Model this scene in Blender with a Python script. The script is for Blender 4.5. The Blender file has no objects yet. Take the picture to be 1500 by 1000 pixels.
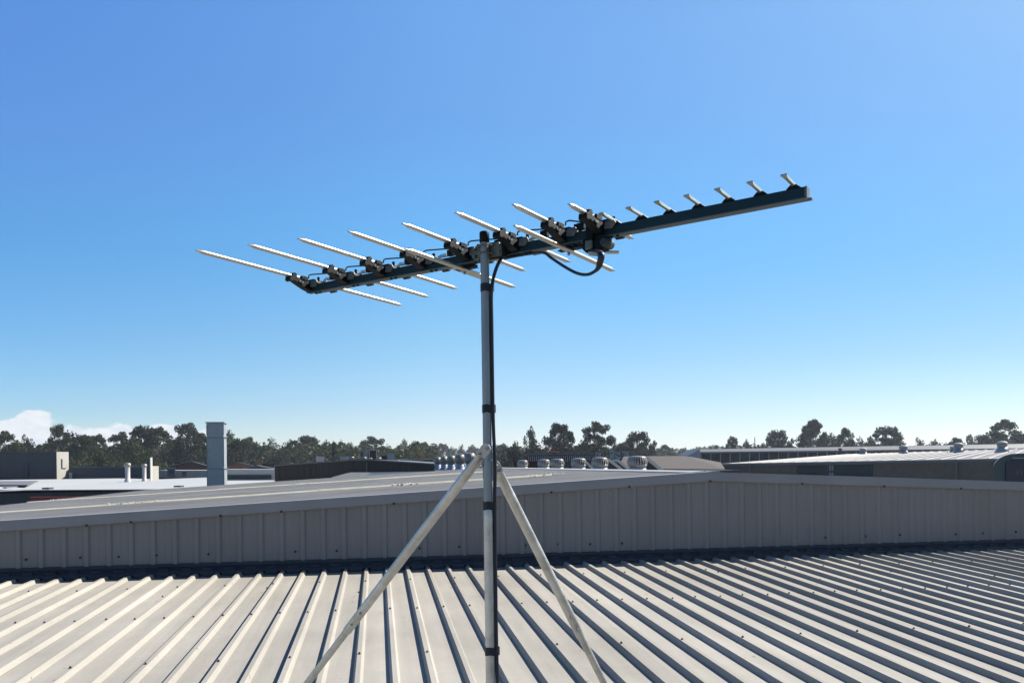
import bpy, math, random
from mathutils import Vector, Matrix
random.seed(7)
SC = bpy.context.scene
COL = SC.collection
R = math.radians
EYE = 8.0
# ------------------------------------------------------------------ camera
F = 1226.0; HY = 679.0; ROLL = R(0.67)      # level camera, picture shifted upwards
cam = bpy.data.cameras.new('camera'); camo = bpy.data.objects.new('camera', cam); COL.objects.link(camo)
cam.sensor_width = 36; cam.lens = 36*F/1500; cam.clip_start = .05; cam.clip_end = 8000
camo.matrix_world = Matrix.Translation((0, 0, EYE)) @ Matrix.Rotation(math.pi/2, 4, 'X') @ Matrix.Rotation(-ROLL, 4, 'Z')
cam.shift_y = (HY-500)/1500
SC.camera = camo

def ray(x, y):
    a = x-750; b = -(y-HY)
    a, b = a*math.cos(ROLL)+b*math.sin(ROLL), -a*math.sin(ROLL)+b*math.cos(ROLL)
    return Vector((a/F, 1.0, b/F))
def W(x, y, D):            # world point seen at photo position (x,y), D metres ahead
    return ray(x, y)*D+Vector((0, 0, EYE))
YAW = R(-9.13)
VV = Vector((math.sin(YAW), math.cos(YAW), 0)); UU = Vector((math.cos(YAW), -math.sin(YAW), 0))
def B(u, v, z):            # building axes, z relative to the eye
    return UU*u+VV*v+Vector((0, 0, EYE+z))

# ------------------------------------------------------------------ materials
def mat(name, col, rough=.6, metal=0., var=0., scale=3., bump=0., bscale=40., col2=None, rvar=0., stretch=(1, 1, 1), spec=.28, rot=0):
    m = bpy.data.materials.new(name); m.use_nodes = True
    nt = m.node_tree; bs = nt.nodes['Principled BSDF']
    bs.inputs['Base Color'].default_value = (*col, 1); bs.inputs['Roughness'].default_value = rough
    bs.inputs['Metallic'].default_value = metal; bs.inputs['Specular IOR Level'].default_value = spec
    L = nt.links
    if var or bump or col2 or rvar:
        tc = nt.nodes.new('ShaderNodeTexCoord'); mp = nt.nodes.new('ShaderNodeMapping'); mp.inputs['Scale'].default_value = stretch
        mp.inputs['Rotation'].default_value = (0, 0, rot)
        L.new(tc.outputs['Object'], mp.inputs['Vector'])
        n = nt.nodes.new('ShaderNodeTexNoise'); n.inputs['Scale'].default_value = scale; n.inputs['Detail'].default_value = 6; n.inputs['Roughness'].default_value = .65
        L.new(mp.outputs[0], n.inputs['Vector'])
        if var or col2:
            cr = nt.nodes.new('ShaderNodeValToRGB'); e = cr.color_ramp.elements
            e[0].position = .3; e[1].position = .7
            lo = [c*(1-var) for c in col]; hi = [min(1, c*(1+var)) for c in (col2 or col)]
            e[0].color = (*lo, 1); e[1].color = (*hi, 1)
            L.new(n.outputs['Fac'], cr.inputs['Fac']); L.new(cr.outputs['Color'], bs.inputs['Base Color'])
        if rvar:
            mr = nt.nodes.new('ShaderNodeMapRange'); mr.inputs['To Min'].default_value = max(0, rough-rvar); mr.inputs['To Max'].default_value = min(1, rough+rvar)
            L.new(n.outputs['Fac'], mr.inputs['Value']); L.new(mr.outputs[0], bs.inputs['Roughness'])
        if bump:
            n2 = nt.nodes.new('ShaderNodeTexNoise'); n2.inputs['Scale'].default_value = bscale; n2.inputs['Detail'].default_value = 4
            bp = nt.nodes.new('ShaderNodeBump'); bp.inputs['Strength'].default_value = bump; bp.inputs['Distance'].default_value = .02
            L.new(mp.outputs[0], n2.inputs['Vector']); L.new(n2.outputs['Fac'], bp.inputs['Height']); L.new(bp.outputs[0], bs.inputs['Normal'])
    return m
M = {}
def roof_mat(name, base, dirt, rough, rot, spots=True):
    """pre-painted steel sheet: streaks running down the sheet, soft dirt patches and tiny specks"""
    m = bpy.data.materials.new(name); m.use_nodes = True; nt = m.node_tree; L = nt.links; N = nt.nodes
    bs = N['Principled BSDF']; bs.inputs['Roughness'].default_value = rough; bs.inputs['Specular IOR Level'].default_value = .12
    tc = N.new('ShaderNodeTexCoord'); mp = N.new('ShaderNodeMapping'); mp.inputs['Rotation'].default_value = (0, 0, rot)
    L.new(tc.outputs['Object'], mp.inputs['Vector'])
    def noise(sc, st, det=5):
        m2 = N.new('ShaderNodeMapping'); m2.inputs['Scale'].default_value = st; L.new(mp.outputs[0], m2.inputs['Vector'])
        n = N.new('ShaderNodeTexNoise'); n.inputs['Scale'].default_value = sc; n.inputs['Detail'].default_value = det; n.inputs['Roughness'].default_value = .6
        L.new(m2.outputs[0], n.inputs['Vector']); return n
    def ramp(n, a, b, ca, cb):
        r = N.new('ShaderNodeValToRGB'); r.color_ramp.elements[0].position = a; r.color_ramp.elements[1].position = b
        r.color_ramp.elements[0].color = (*ca, 1); r.color_ramp.elements[1].color = (*cb, 1); L.new(n.outputs['Fac'], r.inputs['Fac']); return r
    def mul(a, b):
        x = N.new('ShaderNodeMix'); x.data_type = 'RGBA'; x.blend_type = 'MULTIPLY'; x.inputs[0].default_value = 1
        L.new(a, x.inputs[6]); L.new(b, x.inputs[7]); return x.outputs[2]
    patches = ramp(noise(.9, (1, 1, 1)), .35, .7, dirt, base)
    streak = ramp(noise(9, (1, .05, 1), 4), .32, .68, (.84, .84, .83), (1, 1, 1))
    fine = ramp(noise(60, (1, .5, 1), 2), .3, .7, (.95, .95, .95), (1, 1, 1))
    c = mul(mul(patches.outputs[0], streak.outputs[0]), fine.outputs[0])
    sx_ = N.new('ShaderNodeSeparateXYZ'); L.new(mp.outputs[0], sx_.inputs[0])
    dv = N.new('ShaderNodeMath'); dv.operation = 'DIVIDE'; dv.inputs[1].default_value = .77; L.new(sx_.outputs[0], dv.inputs[0])
    fl_ = N.new('ShaderNodeMath'); fl_.operation = 'FLOOR'; L.new(dv.outputs[0], fl_.inputs[0])
    wn = N.new('ShaderNodeTexWhiteNoise'); wn.noise_dimensions = '1D'; L.new(fl_.outputs[0], wn.inputs['W'])
    rr_ = N.new('ShaderNodeValToRGB'); rr_.color_ramp.elements[0].color = (.88, .88, .88, 1); rr_.color_ramp.elements[1].color = (1, 1, 1, 1); L.new(wn.outputs['Value'], rr_.inputs['Fac'])
    c = mul(c, rr_.outputs[0])
    if spots:
        sp = ramp(noise(22, (1, .8, 1), 1), .20, .25, (.62, .58, .52), (1, 1, 1)); c = mul(c, sp.outputs[0])
    L.new(c, bs.inputs['Base Color'])
    bn = noise(2.2, (1, .5, 1), 2); bp = N.new('ShaderNodeBump'); bp.inputs['Strength'].default_value = .25; bp.inputs['Distance'].default_value = .02
    L.new(bn.outputs['Fac'], bp.inputs['Height']); L.new(bp.outputs[0], bs.inputs['Normal'])
    return m
M['near_roof'] = roof_mat('near_roof_paint', (.385, .362, .322), (.30, .282, .25), .6, YAW)
M['upper_roof'] = roof_mat('upper_roof_paint', (.42, .40, .37), (.34, .32, .30), .42, YAW+math.pi/2, False)
M['wall_paint'] = mat('wall_paint', (.185, .174, .170), .6, 0, .1, 1.3, .15, 3, stretch=(1, 1, .4))
M['fascia'] = mat('fascia_paint', (0.204, 0.204, 0.216), .55, 0, .08, 2)
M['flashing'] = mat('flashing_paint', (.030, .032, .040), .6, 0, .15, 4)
M['cream'] = mat('cream_strip', (.40, .375, .29), .6, 0, .15, 6)
M['screw'] = mat('screw_rubber', (0.02625, 0.0225, 0.0225), .5)
M['galv'] = mat('galvanised_steel', (.20, .225, .24), .45, .6, .2, 14, .1, 60, rvar=.12, stretch=(1, 1, .3))
M['galv_leg'] = mat('galvanised_strut', (0.405, 0.405, 0.3847), .38, .65, .3, 12, .15, 90, rvar=.15)
M['galv_bright'] = mat('galvanised_lug', (.26, .29, .33), .35, .75, .1, 20)
M['duct'] = mat('duct_sheet', (0.27, 0.2925, 0.3075), .45, .25, .12, 3, rvar=.1)
M['alu'] = mat('aluminium_rod', (0.42, 0.3975, 0.345), .3, .7, .06, 20, rvar=.06)
M['alu_dull'] = mat('aluminium_director', (.30, .31, .26), .45, .6, .15, 25)
M['boom'] = mat('boom_dark', (.004, .022, .032), .5, 0, .15, 12, rvar=.1, spec=.2)
M['boom_under'] = mat('boom_pale_edge', (.07, .09, .095), .5, .4, .1, 12)  # reflection on the lower lip is put into this pale tone
M['plastic'] = mat('black_plastic', (.0025, .005, .007), .6, 0, .1, 30, spec=.15)
M['clamp_metal'] = mat('clamp_zinc', (.10, .11, .095), .5, .4, .2, 30)
M['plastic_grey'] = mat('grey_plastic', (0.084, 0.1015, 0.105), .5, 0, .3, 60)
M['cable'] = mat('cable_sheath', (.010, .012, .022), .4)
M['tape'] = mat('black_tape', (.010, .012, .02), .5, 0, .1, 60)
M['vent'] = mat('vent_aluminium', (0.24, 0.225, 0.21), .38, .5, .1, 8)
M['vent_dark'] = mat('vent_inside', (.05, .05, .055), .7)
M['vent_base'] = mat('vent_base_metal', (.22, .25, .29), .45, .3, .1, 8)
M['white_roof'] = mat('white_sheet_roof', (0.345, 0.3412, 0.33), .5, 0, .06, .6, stretch=(1, 6, 1))
M['white_paint'] = mat('white_paint', (0.33, 0.3225, 0.3075), .6, 0, .08, 1)
M['cream_wall'] = mat('cream_render', (.26, .25, .225), .8, 0, .08, 1)
M['dark_blue_wall'] = mat('dark_blue_grey_cladding', (.020, .027, .036), .6, 0, .15, .7, stretch=(4, 4, .3))
M['slate_wall'] = mat('slate_wall', (.030, .040, .054), .6, 0, .12, 1)
M['brown_wall'] = mat('dark_brown_cladding', (.036, .026, .020), .6, 0, .2, 1.2, stretch=(6, 6, .3))
M['red_band'] = mat('red_sign_band', (.16, .022, .025), .6, 0, .2, 1)
M['red_brown'] = mat('red_brown_brick', (0.075, 0.027, 0.021), .85, 0, .2, 3)
M['orange_brick'] = mat('orange_brick', (0.195, 0.0975, 0.06), .85, 0, .2, 2)
M['grey_roof'] = mat('grey_sheet_roof', (0.12, 0.1237, 0.1312), .55, 0, .12, 1, stretch=(5, 1, 1))
M['brown_roof'] = mat('weathered_brown_roof', (0.063, 0.051, 0.0432), .85, 0, .35, 4, .5, 20)
M['taupe_wall'] = mat('taupe_brickwork', (.155, .100, .066), .85, 0, .14, 2.5)
M['pink_roof'] = mat('pale_sheet_roof', (0.198, 0.18, 0.165), .5, 0, .1, .8, stretch=(.5, 6, 1))
M['green_glass'] = mat('green_glazing', (.004, .022, .020), .55, 0, .3, .6)
M['teal_panel'] = mat('teal_panel', (.024, .046, .050), .4, 0, .1, 1)
M['blue_glass'] = mat('dark_blue_glazing', (.003, .012, .03), .4, 0, .3, .5)
M['window_blue'] = mat('window_blue_grey', (.009, .016, .026), .45, 0, .25, .6)
M['downpipe'] = mat('downpipe_paint', (.15, .11, .085), .5)
M['ground'] = mat('ground_mix', (.10, .10, .07), .95, 0, .4, .03, col2=(.13, .12, .10))
M['bark'] = mat('gum_bark', (0.1125, 0.0975, 0.075), .9, 0, .35, 2)
M['red_plastic'] = mat('red_cover', (.4, .05, .04), .6)

def leaf_mat(name, c1, c2):
    m = bpy.data.materials.new(name); m.use_nodes = True; nt = m.node_tree; N = nt.nodes; L = nt.links
    bs = N['Principled BSDF']; bs.inputs['Roughness'].default_value = .6; bs.inputs['Specular IOR Level'].default_value = .15
    oi = N.new('ShaderNodeObjectInfo'); tc = N.new('ShaderNodeTexCoord'); n = N.new('ShaderNodeTexNoise'); n.inputs['Scale'].default_value = .55; n.inputs['Detail'].default_value = 3
    L.new(tc.outputs['Object'], n.inputs['Vector'])
    mx = N.new('ShaderNodeMix'); mx.data_type = 'RGBA'; mx.inputs[6].default_value = (*c1, 1); mx.inputs[7].default_value = (*c2, 1)
    ad = N.new('ShaderNodeMath'); ad.operation = 'MULTIPLY_ADD'; ad.inputs[1].default_value = .6; L.new(oi.outputs['Random'], ad.inputs[0])
    m3 = N.new('ShaderNodeMapRange'); m3.inputs['From Min'].default_value = .35; m3.inputs['From Max'].default_value = .65; m3.inputs['To Max'].default_value = .5
    L.new(n.outputs['Fac'], m3.inputs['Value']); L.new(m3.outputs[0], ad.inputs[2]); L.new(ad.outputs[0], mx.inputs[0])
    L.new(mx.outputs[2], bs.inputs['Base Color'])
    tr = N.new('ShaderNodeBsdfTranslucent'); L.new(mx.outputs[2], tr.inputs['Color'])
    ms = N.new('ShaderNodeMixShader'); ms.inputs[0].default_value = .35
    L.new(bs.outputs[0], ms.inputs[1]); L.new(tr.outputs[0], ms.inputs[2]); L.new(ms.outputs[0], N['Material Output'].inputs['Surface'])
    return m
M['leaf'] = leaf_mat('gum_leaves', (.012, .020, .007), (.038, .042, .013))
M['leaf_green'] = leaf_mat('bush_leaves', (.025, .038, .011), (.042, .052, .017))
M['leaf_dark'] = leaf_mat('dense_dark_leaves', (.005, .009, .004), (.011, .015, .006))
M['leaf_yellow'] = leaf_mat('yellowing_leaves', (.058, .055, .015), (.10, .075, .02))

# ------------------------------------------------------------------ mesh helpers
class MB:
    def __init__(s): s.v = []; s.f = []; s.sm = []
    def add(s, vs, fs, smooth=False):
        o = len(s.v); s.v += [Vector(p) for p in vs]; s.f += [tuple(i+o for i in f) for f in fs]; s.sm += [smooth]*len(fs); return s
    def hexa(s, c):          # 8 corners: bottom ring 0-3, top ring 4-7
        return s.add(c, [(0, 3, 2, 1), (4, 5, 6, 7), (0, 1, 5, 4), (1, 2, 6, 5), (2, 3, 7, 6), (3, 0, 4, 7)])
    def box(s, o, ax, ay, az, x0, x1, y0, y1, z0, z1):
        P = lambda x, y, z: o+ax*x+ay*y+az*z
        return s.hexa([P(x0, y0, z0), P(x1, y0, z0), P(x1, y1, z0), P(x0, y1, z0), P(x0, y0, z1), P(x1, y0, z1), P(x1, y1, z1), P(x0, y1, z1)])
    def tube(s, pts, rad, n=12, cap=True, squash=None):
        pts = [Vector(p) for p in pts]; k = len(pts)
        if not isinstance(rad, (list, tuple)): rad = [rad]*k
        if squash is None: squash = [(1, 1)]*k
        np_, nr, ns = [pts[0]], [rad[0]], [squash[0]]
        for i in range(k-1):
            Ls = (pts[i+1]-pts[i]).length; g_ = 2*max(rad[i], rad[i+1])
            if Ls > 5*g_:
                for f_ in (g_/Ls, 1-g_/Ls):
                    np_.append(pts[i].lerp(pts[i+1], f_)); nr.append(rad[i]+(rad[i+1]-rad[i])*f_); ns.append(tuple(squash[i][q]+(squash[i+1][q]-squash[i][q])*f_ for q in (0, 1)))
            np_.append(pts[i+1]); nr.append(rad[i+1]); ns.append(squash[i+1])
        pts, rad, squash = np_, nr, ns; k = len(pts)
        rings = []; prev = None
        for i, p in enumerate(pts):
            t = (pts[min(i+1, k-1)]-pts[max(i-1, 0)]).normalized()
            if prev is None:
                a = Vector((0, 0, 1)) if abs(t.z) < .9 else Vector((1, 0, 0)); x = t.cross(a).normalized()
            else: x = (prev-t*prev.dot(t)).normalized()
            prev = x; y = t.cross(x)
            sq = (1, 1) if squash is None else squash[i]
            rings.append([p+(x*math.cos(2*math.pi*j/n)*sq[0]+y*math.sin(2*math.pi*j/n)*sq[1])*rad[i] for j in range(n)])
        vs = [q for r in rings for q in r]; fs = []
        for i in range(k-1):
            for j in range(n): fs.append((i*n+j, i*n+(j+1) % n, (i+1)*n+(j+1) % n, (i+1)*n+j))
        s.add(vs, fs, True)
        if cap:
            s.add(rings[0], [tuple(range(n-1, -1, -1))]); s.add(rings[-1], [tuple(range(n))])
        return s
    def prism(s, poly, o, ax, ay, az, h0, h1):   # polygon in ax/ay plane pushed along az
        n = len(poly); P = lambda p, h: o+ax*p[0]+ay*p[1]+az*h
        vs = [P(p, h0) for p in poly]+[P(p, h1) for p in poly]
        return s.add(vs, [tuple(range(n-1, -1, -1)), tuple(range(n, 2*n))]+[(i, (i+1) % n, (i+1) % n+n, i+n) for i in range(n)])
    def lathe(s, prof, o, n=20, smooth=True):
        vs = []; fs = []; k = len(prof)
        for (r, z) in prof:
            for j in range(n): vs.append(o+Vector((r*math.cos(2*math.pi*j/n), r*math.sin(2*math.pi*j/n), z)))
        for i in range(k-1):
            for j in range(n): fs.append((i*n+j, i*n+(j+1) % n, (i+1)*n+(j+1) % n, (i+1)*n+j))
        return s.add(vs, fs, smooth)
    def sheet(s, prof, along0, along1, P):       # open profile swept; P(profpoint, along)
        n = len(prof); vs = [P(p, along0) for p in prof]+[P(p, along1) for p in prof]
        return s.add(vs, [(i, i+1, i+1+n, i+n) for i in range(n-1)])
    def build(s, name, m, parent=None, bevel=0):
        me = bpy.data.meshes.new(name)
        org = Vector((0, 0, 0))
        if parent is None and s.v:
            org = sum(s.v, Vector())/len(s.v); org.z = min(p.z for p in s.v)
        elif parent is not None: org = parent['_org'] if '_org' in parent else Vector((0, 0, 0)); org = Vector(org)
        me.from_pydata([p-org for p in s.v], [], s.f); me.update()
        for p, q in zip(me.polygons, s.sm): p.use_smooth = q
        me.materials.append(m)
        o = bpy.data.objects.new(name, me); COL.objects.link(o)
        ORG[o.name] = org
        if parent is None: o.location = org
        else:
            o.parent = parent
        if bevel:
            b = o.modifiers.new('bevel', 'BEVEL'); b.width = bevel; b.segments = 2; b.limit_method = 'ANGLE'; b.harden_normals = False
        return o
ORG = {}
def part(mb, name, m, parent, bevel=0):
    """child mesh: mesh data given in world coordinates, stored relative to the thing's origin"""
    org = ORG[parent.name]; me = bpy.data.meshes.new(name)
    me.from_pydata([p-org for p in mb.v], [], mb.f); me.update()
    for p, q in zip(me.polygons, mb.sm): p.use_smooth = q
    me.materials.append(m); o = bpy.data.objects.new(name, me); COL.objects.link(o); o.parent = parent; ORG[o.name] = org
    if bevel:
        b = o.modifiers.new('bevel', 'BEVEL'); b.width = bevel; b.segments = 2; b.limit_method = 'ANGLE'
    return o
def thing(name, loc, label, cat, group=None):
    o = bpy.data.objects.new(name, None); COL.objects.link(o); o.location = loc; o.empty_display_size = .2
    ORG[o.name] = Vector(loc); o['label'] = label; o['category'] = cat
    if group: o['group'] = group
    return o
def tag(o, label, cat, group=None):
    o['label'] = label; o['category'] = cat
    if group: o['group'] = group
    return o
X, Y, Z = Vector((1, 0, 0)), Vector((0, 1, 0)), Vector((0, 0, 1))

# ------------------------------------------------------------------ light
SUN_EL = 40.0; kv, ku = .34, 1.1
sd = (UU*ku+VV*kv).normalized(); S = sd*math.cos(R(SUN_EL))+Z*math.sin(R(SUN_EL))
sun = bpy.data.lights.new('sun', 'SUN'); sun.energy = 4.9; sun.angle = R(.53); sun.color = (1, .95, .87)
so = bpy.data.objects.new('sun', sun); COL.objects.link(so); so.rotation_euler = S.to_track_quat('Z', 'Y').to_euler()
wd = bpy.data.worlds.new('World'); SC.world = wd; wd.use_nodes = True; nt = wd.node_tree; N = nt.nodes; L = nt.links
bg = N['Background']; sky = N.new('ShaderNodeTexSky'); sky.sky_type = 'NISHITA'; sky.sun_disc = False
sky.sun_elevation = R(SUN_EL); sky.sun_rotation = math.atan2(S.x, S.y)
sky.altitude = 50; sky.air_density = 1.0; sky.dust_density = .25; sky.ozone_density = 3.0
bg.inputs['Strength'].default_value = .0587
def math_n(op, a, b=None, c=None):
    n = N.new('ShaderNodeMath'); n.operation = op
    for i, q in enumerate((a, b, c)):
        if q is None: continue
        if isinstance(q, (int, float)): n.inputs[i].default_value = q
        else: L.new(q, n.inputs[i])
    return n.outputs[0]
hs = N.new('ShaderNodeHueSaturation'); hs.inputs['Saturation'].default_value = 1.18; hs.inputs['Value'].default_value = 1.0; hs.inputs['Hue'].default_value = .5
L.new(sky.outputs[0], hs.inputs['Color'])
GAIN = {}
def gain_ramp(elev, rows):
    r = N.new('ShaderNodeValToRGB'); e = r.color_ramp.elements
    st = [(0, rows[0])]+list(zip(elev, rows))+[(42, tuple(.62*c for c in rows[-1])), (90, tuple(.50*c for c in rows[-1]))]
    e[0].position = 0; e[0].color = (*[c/2 for c in rows[0]], 1); e[1].position = 1; e[1].color = (*[c/2 for c in st[-1][1]], 1)
    for p_, c_ in st[1:-1]:
        q_ = e.new(p_/90); q_.color = (*[c/2 for c in c_], 1)
    L.new(elf.outputs[0], r.inputs['Fac']); return r.outputs[0]
# low cumulus bank over the left horizon
tc = N.new('ShaderNodeTexCoord'); sx = N.new('ShaderNodeSeparateXYZ'); L.new(tc.outputs['Generated'], sx.inputs[0])
az = math_n('MULTIPLY', math_n('ARCTAN2', sx.outputs[0], sx.outputs[1]), 57.2958)
el = math_n('MULTIPLY', math_n('ARCSINE', sx.outputs[2]), 57.2958)
elf = N.new('ShaderNodeMapRange'); elf.inputs['From Max'].default_value = 90; L.new(el, elf.inputs['Value'])
gl = gain_ramp((1.9, 3.4, 7.4, 13.4, 19.9, 27), [(.88, .95, 1.08), (.72, .88, 1.09), (.68, .93, 1.12), (.70, 1.04, 1.20), (1.0, 1.17, 1.40), (1.15, 1.33, 1.58)])
gc = gain_ramp((1.8, 3.6, 8.2, 15.1, 22.7, 29.3), [(.96, 1.0, 1.24), (.90, .93, 1.09), (.90, 1.04, 1.07), (.86, 1.25, 1.30), (1.2, 1.32, 1.37), (1.5, 1.55, 1.55)])
gr = gain_ramp((1.2, 2.8, 6.7, 12.7, 19.2, 27), [(.78, .82, 1.0), (.74, .79, .88), (.69, .77, .90), (.70, .90, .96), (1.02, 1.09, 1.05), (1.5, 1.36, 1.17)])
def az_mix(a, b, x0, x1):
    f_ = N.new('ShaderNodeMapRange'); f_.inputs['From Min'].default_value = x0; f_.inputs['From Max'].default_value = x1; L.new(az, f_.inputs['Value'])
    m_ = N.new('ShaderNodeMix'); m_.data_type = 'RGBA'; L.new(f_.outputs[0], m_.inputs[0]); L.new(a, m_.inputs[6]); L.new(b, m_.inputs[7]); return m_.outputs[2]
gm = az_mix(az_mix(gl, gc, -32, -5), gr, -5, 32)
sg_ = N.new('ShaderNodeVectorMath'); sg_.operation = 'MULTIPLY'; L.new(hs.outputs[0], sg_.inputs[0]); L.new(gm, sg_.inputs[1])
s2_ = N.new('ShaderNodeVectorMath'); s2_.operation = 'SCALE'; s2_.inputs['Scale'].default_value = 2.0; L.new(sg_.outputs[0], s2_.inputs[0])
cv = N.new('ShaderNodeCombineXYZ'); L.new(az, cv.inputs[0]); L.new(math_n('MULTIPLY', el, 1.8), cv.inputs[1])
n1 = N.new('ShaderNodeTexNoise'); n1.inputs['Scale'].default_value = .55; n1.inputs['Detail'].default_value = 7; n1.inputs['Roughness'].default_value = .55; L.new(cv.outputs[0], n1.inputs['Vector'])
cz = N.new('ShaderNodeFloatCurve'); cu = cz.mapping.curves[0]
AZ0, AZ1 = -60., -14.
def cpt(x, y): return ((x-AZ0)/(AZ1-AZ0), y/6)
pts = [cpt(-60, 2.0), cpt(-46, 2.6), cpt(-36, 2.9), cpt(-31, 3.0), cpt(-29.3, 3.45), cpt(-28.6, 2.9), cpt(-27, 2.6), cpt(-24.5, 2.55), cpt(-22.5, 2.75), cpt(-20.2, 2.8), cpt(-18.6, 1.6), cpt(-14, 0.0)]
cu.points[0].location = pts[0]; cu.points[1].location = pts[-1]
for p in pts[1:-1]: cu.points.new(*p)
cz.mapping.update()
fa = N.new('ShaderNodeMapRange'); fa.inputs['From Min'].default_value = AZ0; fa.inputs['From Max'].default_value = AZ1; L.new(az, fa.inputs['Value'])
L.new(fa.outputs[0], cz.inputs['Value'])
top = math_n('MULTIPLY', cz.outputs[0], 6.0)
d = math_n('SUBTRACT', math_n('ADD', top, math_n('MULTIPLY', math_n('SUBTRACT', n1.outputs['Fac'], .5), 2.6)), el)
sm = N.new('ShaderNodeMapRange'); sm.interpolation_type = 'SMOOTHSTEP'; sm.inputs['From Min'].default_value = -.05; sm.inputs['From Max'].default_value = .30; L.new(d, sm.inputs['Value'])
n2 = N.new('ShaderNodeTexNoise'); n2.inputs['Scale'].default_value = 1.3; n2.inputs['Detail'].default_value = 5; L.new(cv.outputs[0], n2.inputs['Vector'])
cc = N.new('ShaderNodeValToRGB'); cc.color_ramp.elements[0].position = .3; cc.color_ramp.elements[1].position = .7
cc.color_ramp.elements[0].color = (5.7, 6.2, 6.8, 1); cc.color_ramp.elements[1].color = (7.3, 7.3, 7.4, 1); L.new(n2.outputs['Fac'], cc.inputs['Fac'])
azm = N.new('ShaderNodeMapRange'); azm.inputs['From Min'].default_value = -15; azm.inputs['From Max'].default_value = -18; L.new(az, azm.inputs['Value'])
fac = math_n('MULTIPLY', math_n('MULTIPLY', sm.outputs[0], azm.outputs[0]), .93)
mx = N.new('ShaderNodeMix'); mx.data_type = 'RGBA'; L.new(fac, mx.inputs[0]); L.new(s2_.outputs[0], mx.inputs[6]); L.new(cc.outputs[0], mx.inputs[7])
L.new(mx.outputs[2], bg.inputs['Color'])

SC.render.engine = 'CYCLES'
SC.view_settings.view_transform = 'Standard'; SC.view_settings.look = 'None'; SC.view_settings.gamma = 1; SC.view_settings.exposure = 1.2
SC.render.resolution_x = 1024; SC.render.resolution_y = 682

# ------------------------------------------------------------------ ground, haze
g = MB().add([(-3000, -200, 0), (3000, -200, 0), (3000, 4000, 0), (-3000, 4000, 0)], [(0, 1, 2, 3)]).build('ground', M['ground']); g['kind'] = 'structure'
HAZE = .0003
if HAZE:
    h = MB().box(Vector((0, 0, 0)), X, Y, Z, -900, 900, -60, 1050, -1, 30).build('haze', None or bpy.data.materials.new('haze_air')); h['kind'] = 'stuff'
    hm = h.data.materials[0]; hm.use_nodes = True; hn = hm.node_tree; hn.nodes.remove(hn.nodes['Principled BSDF'])
    pv = hn.nodes.new('ShaderNodeVolumePrincipled'); pv.inputs['Density'].default_value = HAZE; pv.inputs['Color'].default_value = (.78, .87, 1, 1); pv.inputs['Anisotropy'].default_value = .3
    hn.links.new(pv.outputs[0], hn.nodes['Material Output'].inputs['Volume'])

# ------------------------------------------------------------------ near roof (own building)
PIT = .1925; U0 = -3.195; RS = .034
def crest_z(v): return -.971-RS*(7.98-v)
RH = .029
V1 = 8.12
near = thing('metal_roof', B(0, 3, crest_z(3)-.03), 'long pale cream ribbed metal roof in the foreground carrying the mast', 'roof')
prof = []
for i in range(-48, 62):
    c = U0+i*PIT
    prof += [(c-.0275, -RH), (c-.0125, 0), (c+.0125, 0), (c+.0275, -RH)]
    prof += [(c+.070, -RH), (c+.074, -RH+.0022), (c+.080, -RH+.0022), (c+.084, -RH)] if False else []
mb = MB(); segs = [-4.5+k*(V1+4.5)/8 for k in range(9)]
for a, b in zip(segs, segs[1:]): mb.sheet(prof, a, b, lambda p, al: B(p[0], al, crest_z(al)+p[1]))
o = part(mb, 'corrugated_sheet', M['near_roof'], near)
# side laps: one rib in four carries the overlapping edge of the next sheet
mb = MB()
for i in range(-46, 60, 4):
    c = U0+i*PIT
    pr = [(c-.0140, .0022), (c+.0137, .0022), (c+.0295, -RH+.0030), (c+.0335, -RH+.0022)]
    mb.sheet(pr, -4.4, V1-.01, lambda p, al: B(p[0], al, crest_z(al)+p[1]))
part(mb, 'lap_edge', M['near_roof'], near)
# building body under the roof
mb = MB().hexa([B(-12.6, -4.6, -8.4), B(8.6, -4.6, -8.4), B(8.6, 8.0, -8.4), B(-12.6, 8.0, -8.4), B(-12.6, -4.6, -1.5), B(8.6, -4.6, -1.5), B(8.6, 8.0, -1.06), B(-12.6, 8.0, -1.06)])
part(mb, 'supporting_wall', M['wall_paint'], near)
def screw_mesh(r, h, up):
    m = MB(); up = up.normalized(); a = up.cross(Y if abs(up.y) < .9 else X).normalized(); b = up.cross(a)
    n = 10
    m.add([a*math.cos(6.2832*j/n)*r*1.5+b*math.sin(6.2832*j/n)*r*1.5+up*.0005 for j in range(n)]+[a*math.cos(6.2832*j/n)*r*1.5+b*math.sin(6.2832*j/n)*r*1.5+up*.003 for j in range(n)],
          [tuple(range(n, 2*n))]+[(i, (i+1) % n, (i+1) % n+n, i+n) for i in range(n)])
    n = 6
    m.add([a*math.cos(6.2832*j/n)*r+b*math.sin(6.2832*j/n)*r+up*.003 for j in range(n)]+[a*math.cos(6.2832*j/n)*r+b*math.sin(6.2832*j/n)*r+up*h for j in range(n)],
          [tuple(range(n, 2*n))]+[(i, (i+1) % n, (i+1) % n+n, i+n) for i in range(n)])
    return m
me_s = None
spots = []
for i in range(-6, 56):
    c = U0+i*PIT
    spots.append((c, 6.09+random.uniform(-.02, .02)))
    if i % 2 == 0: spots.append((c, 7.31+random.uniform(-.03, .03)))
    if i % 2 == 0: spots.append((c, 4.85+random.uniform(-.02, .02)))
    if i % 4 == 0 and i > 4: spots.append((c+random.uniform(-.06, .06), 6.8+random.uniform(-.4, .5)))
spots = [s for s in spots if -1 < (s[0]/s[1]) + .56 and s[0]/s[1] < .9]
spots.sort(key=lambda s: s[1]+abs(s[0])*.3)
sm_ = screw_mesh(.0055, .010, Z)
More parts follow.
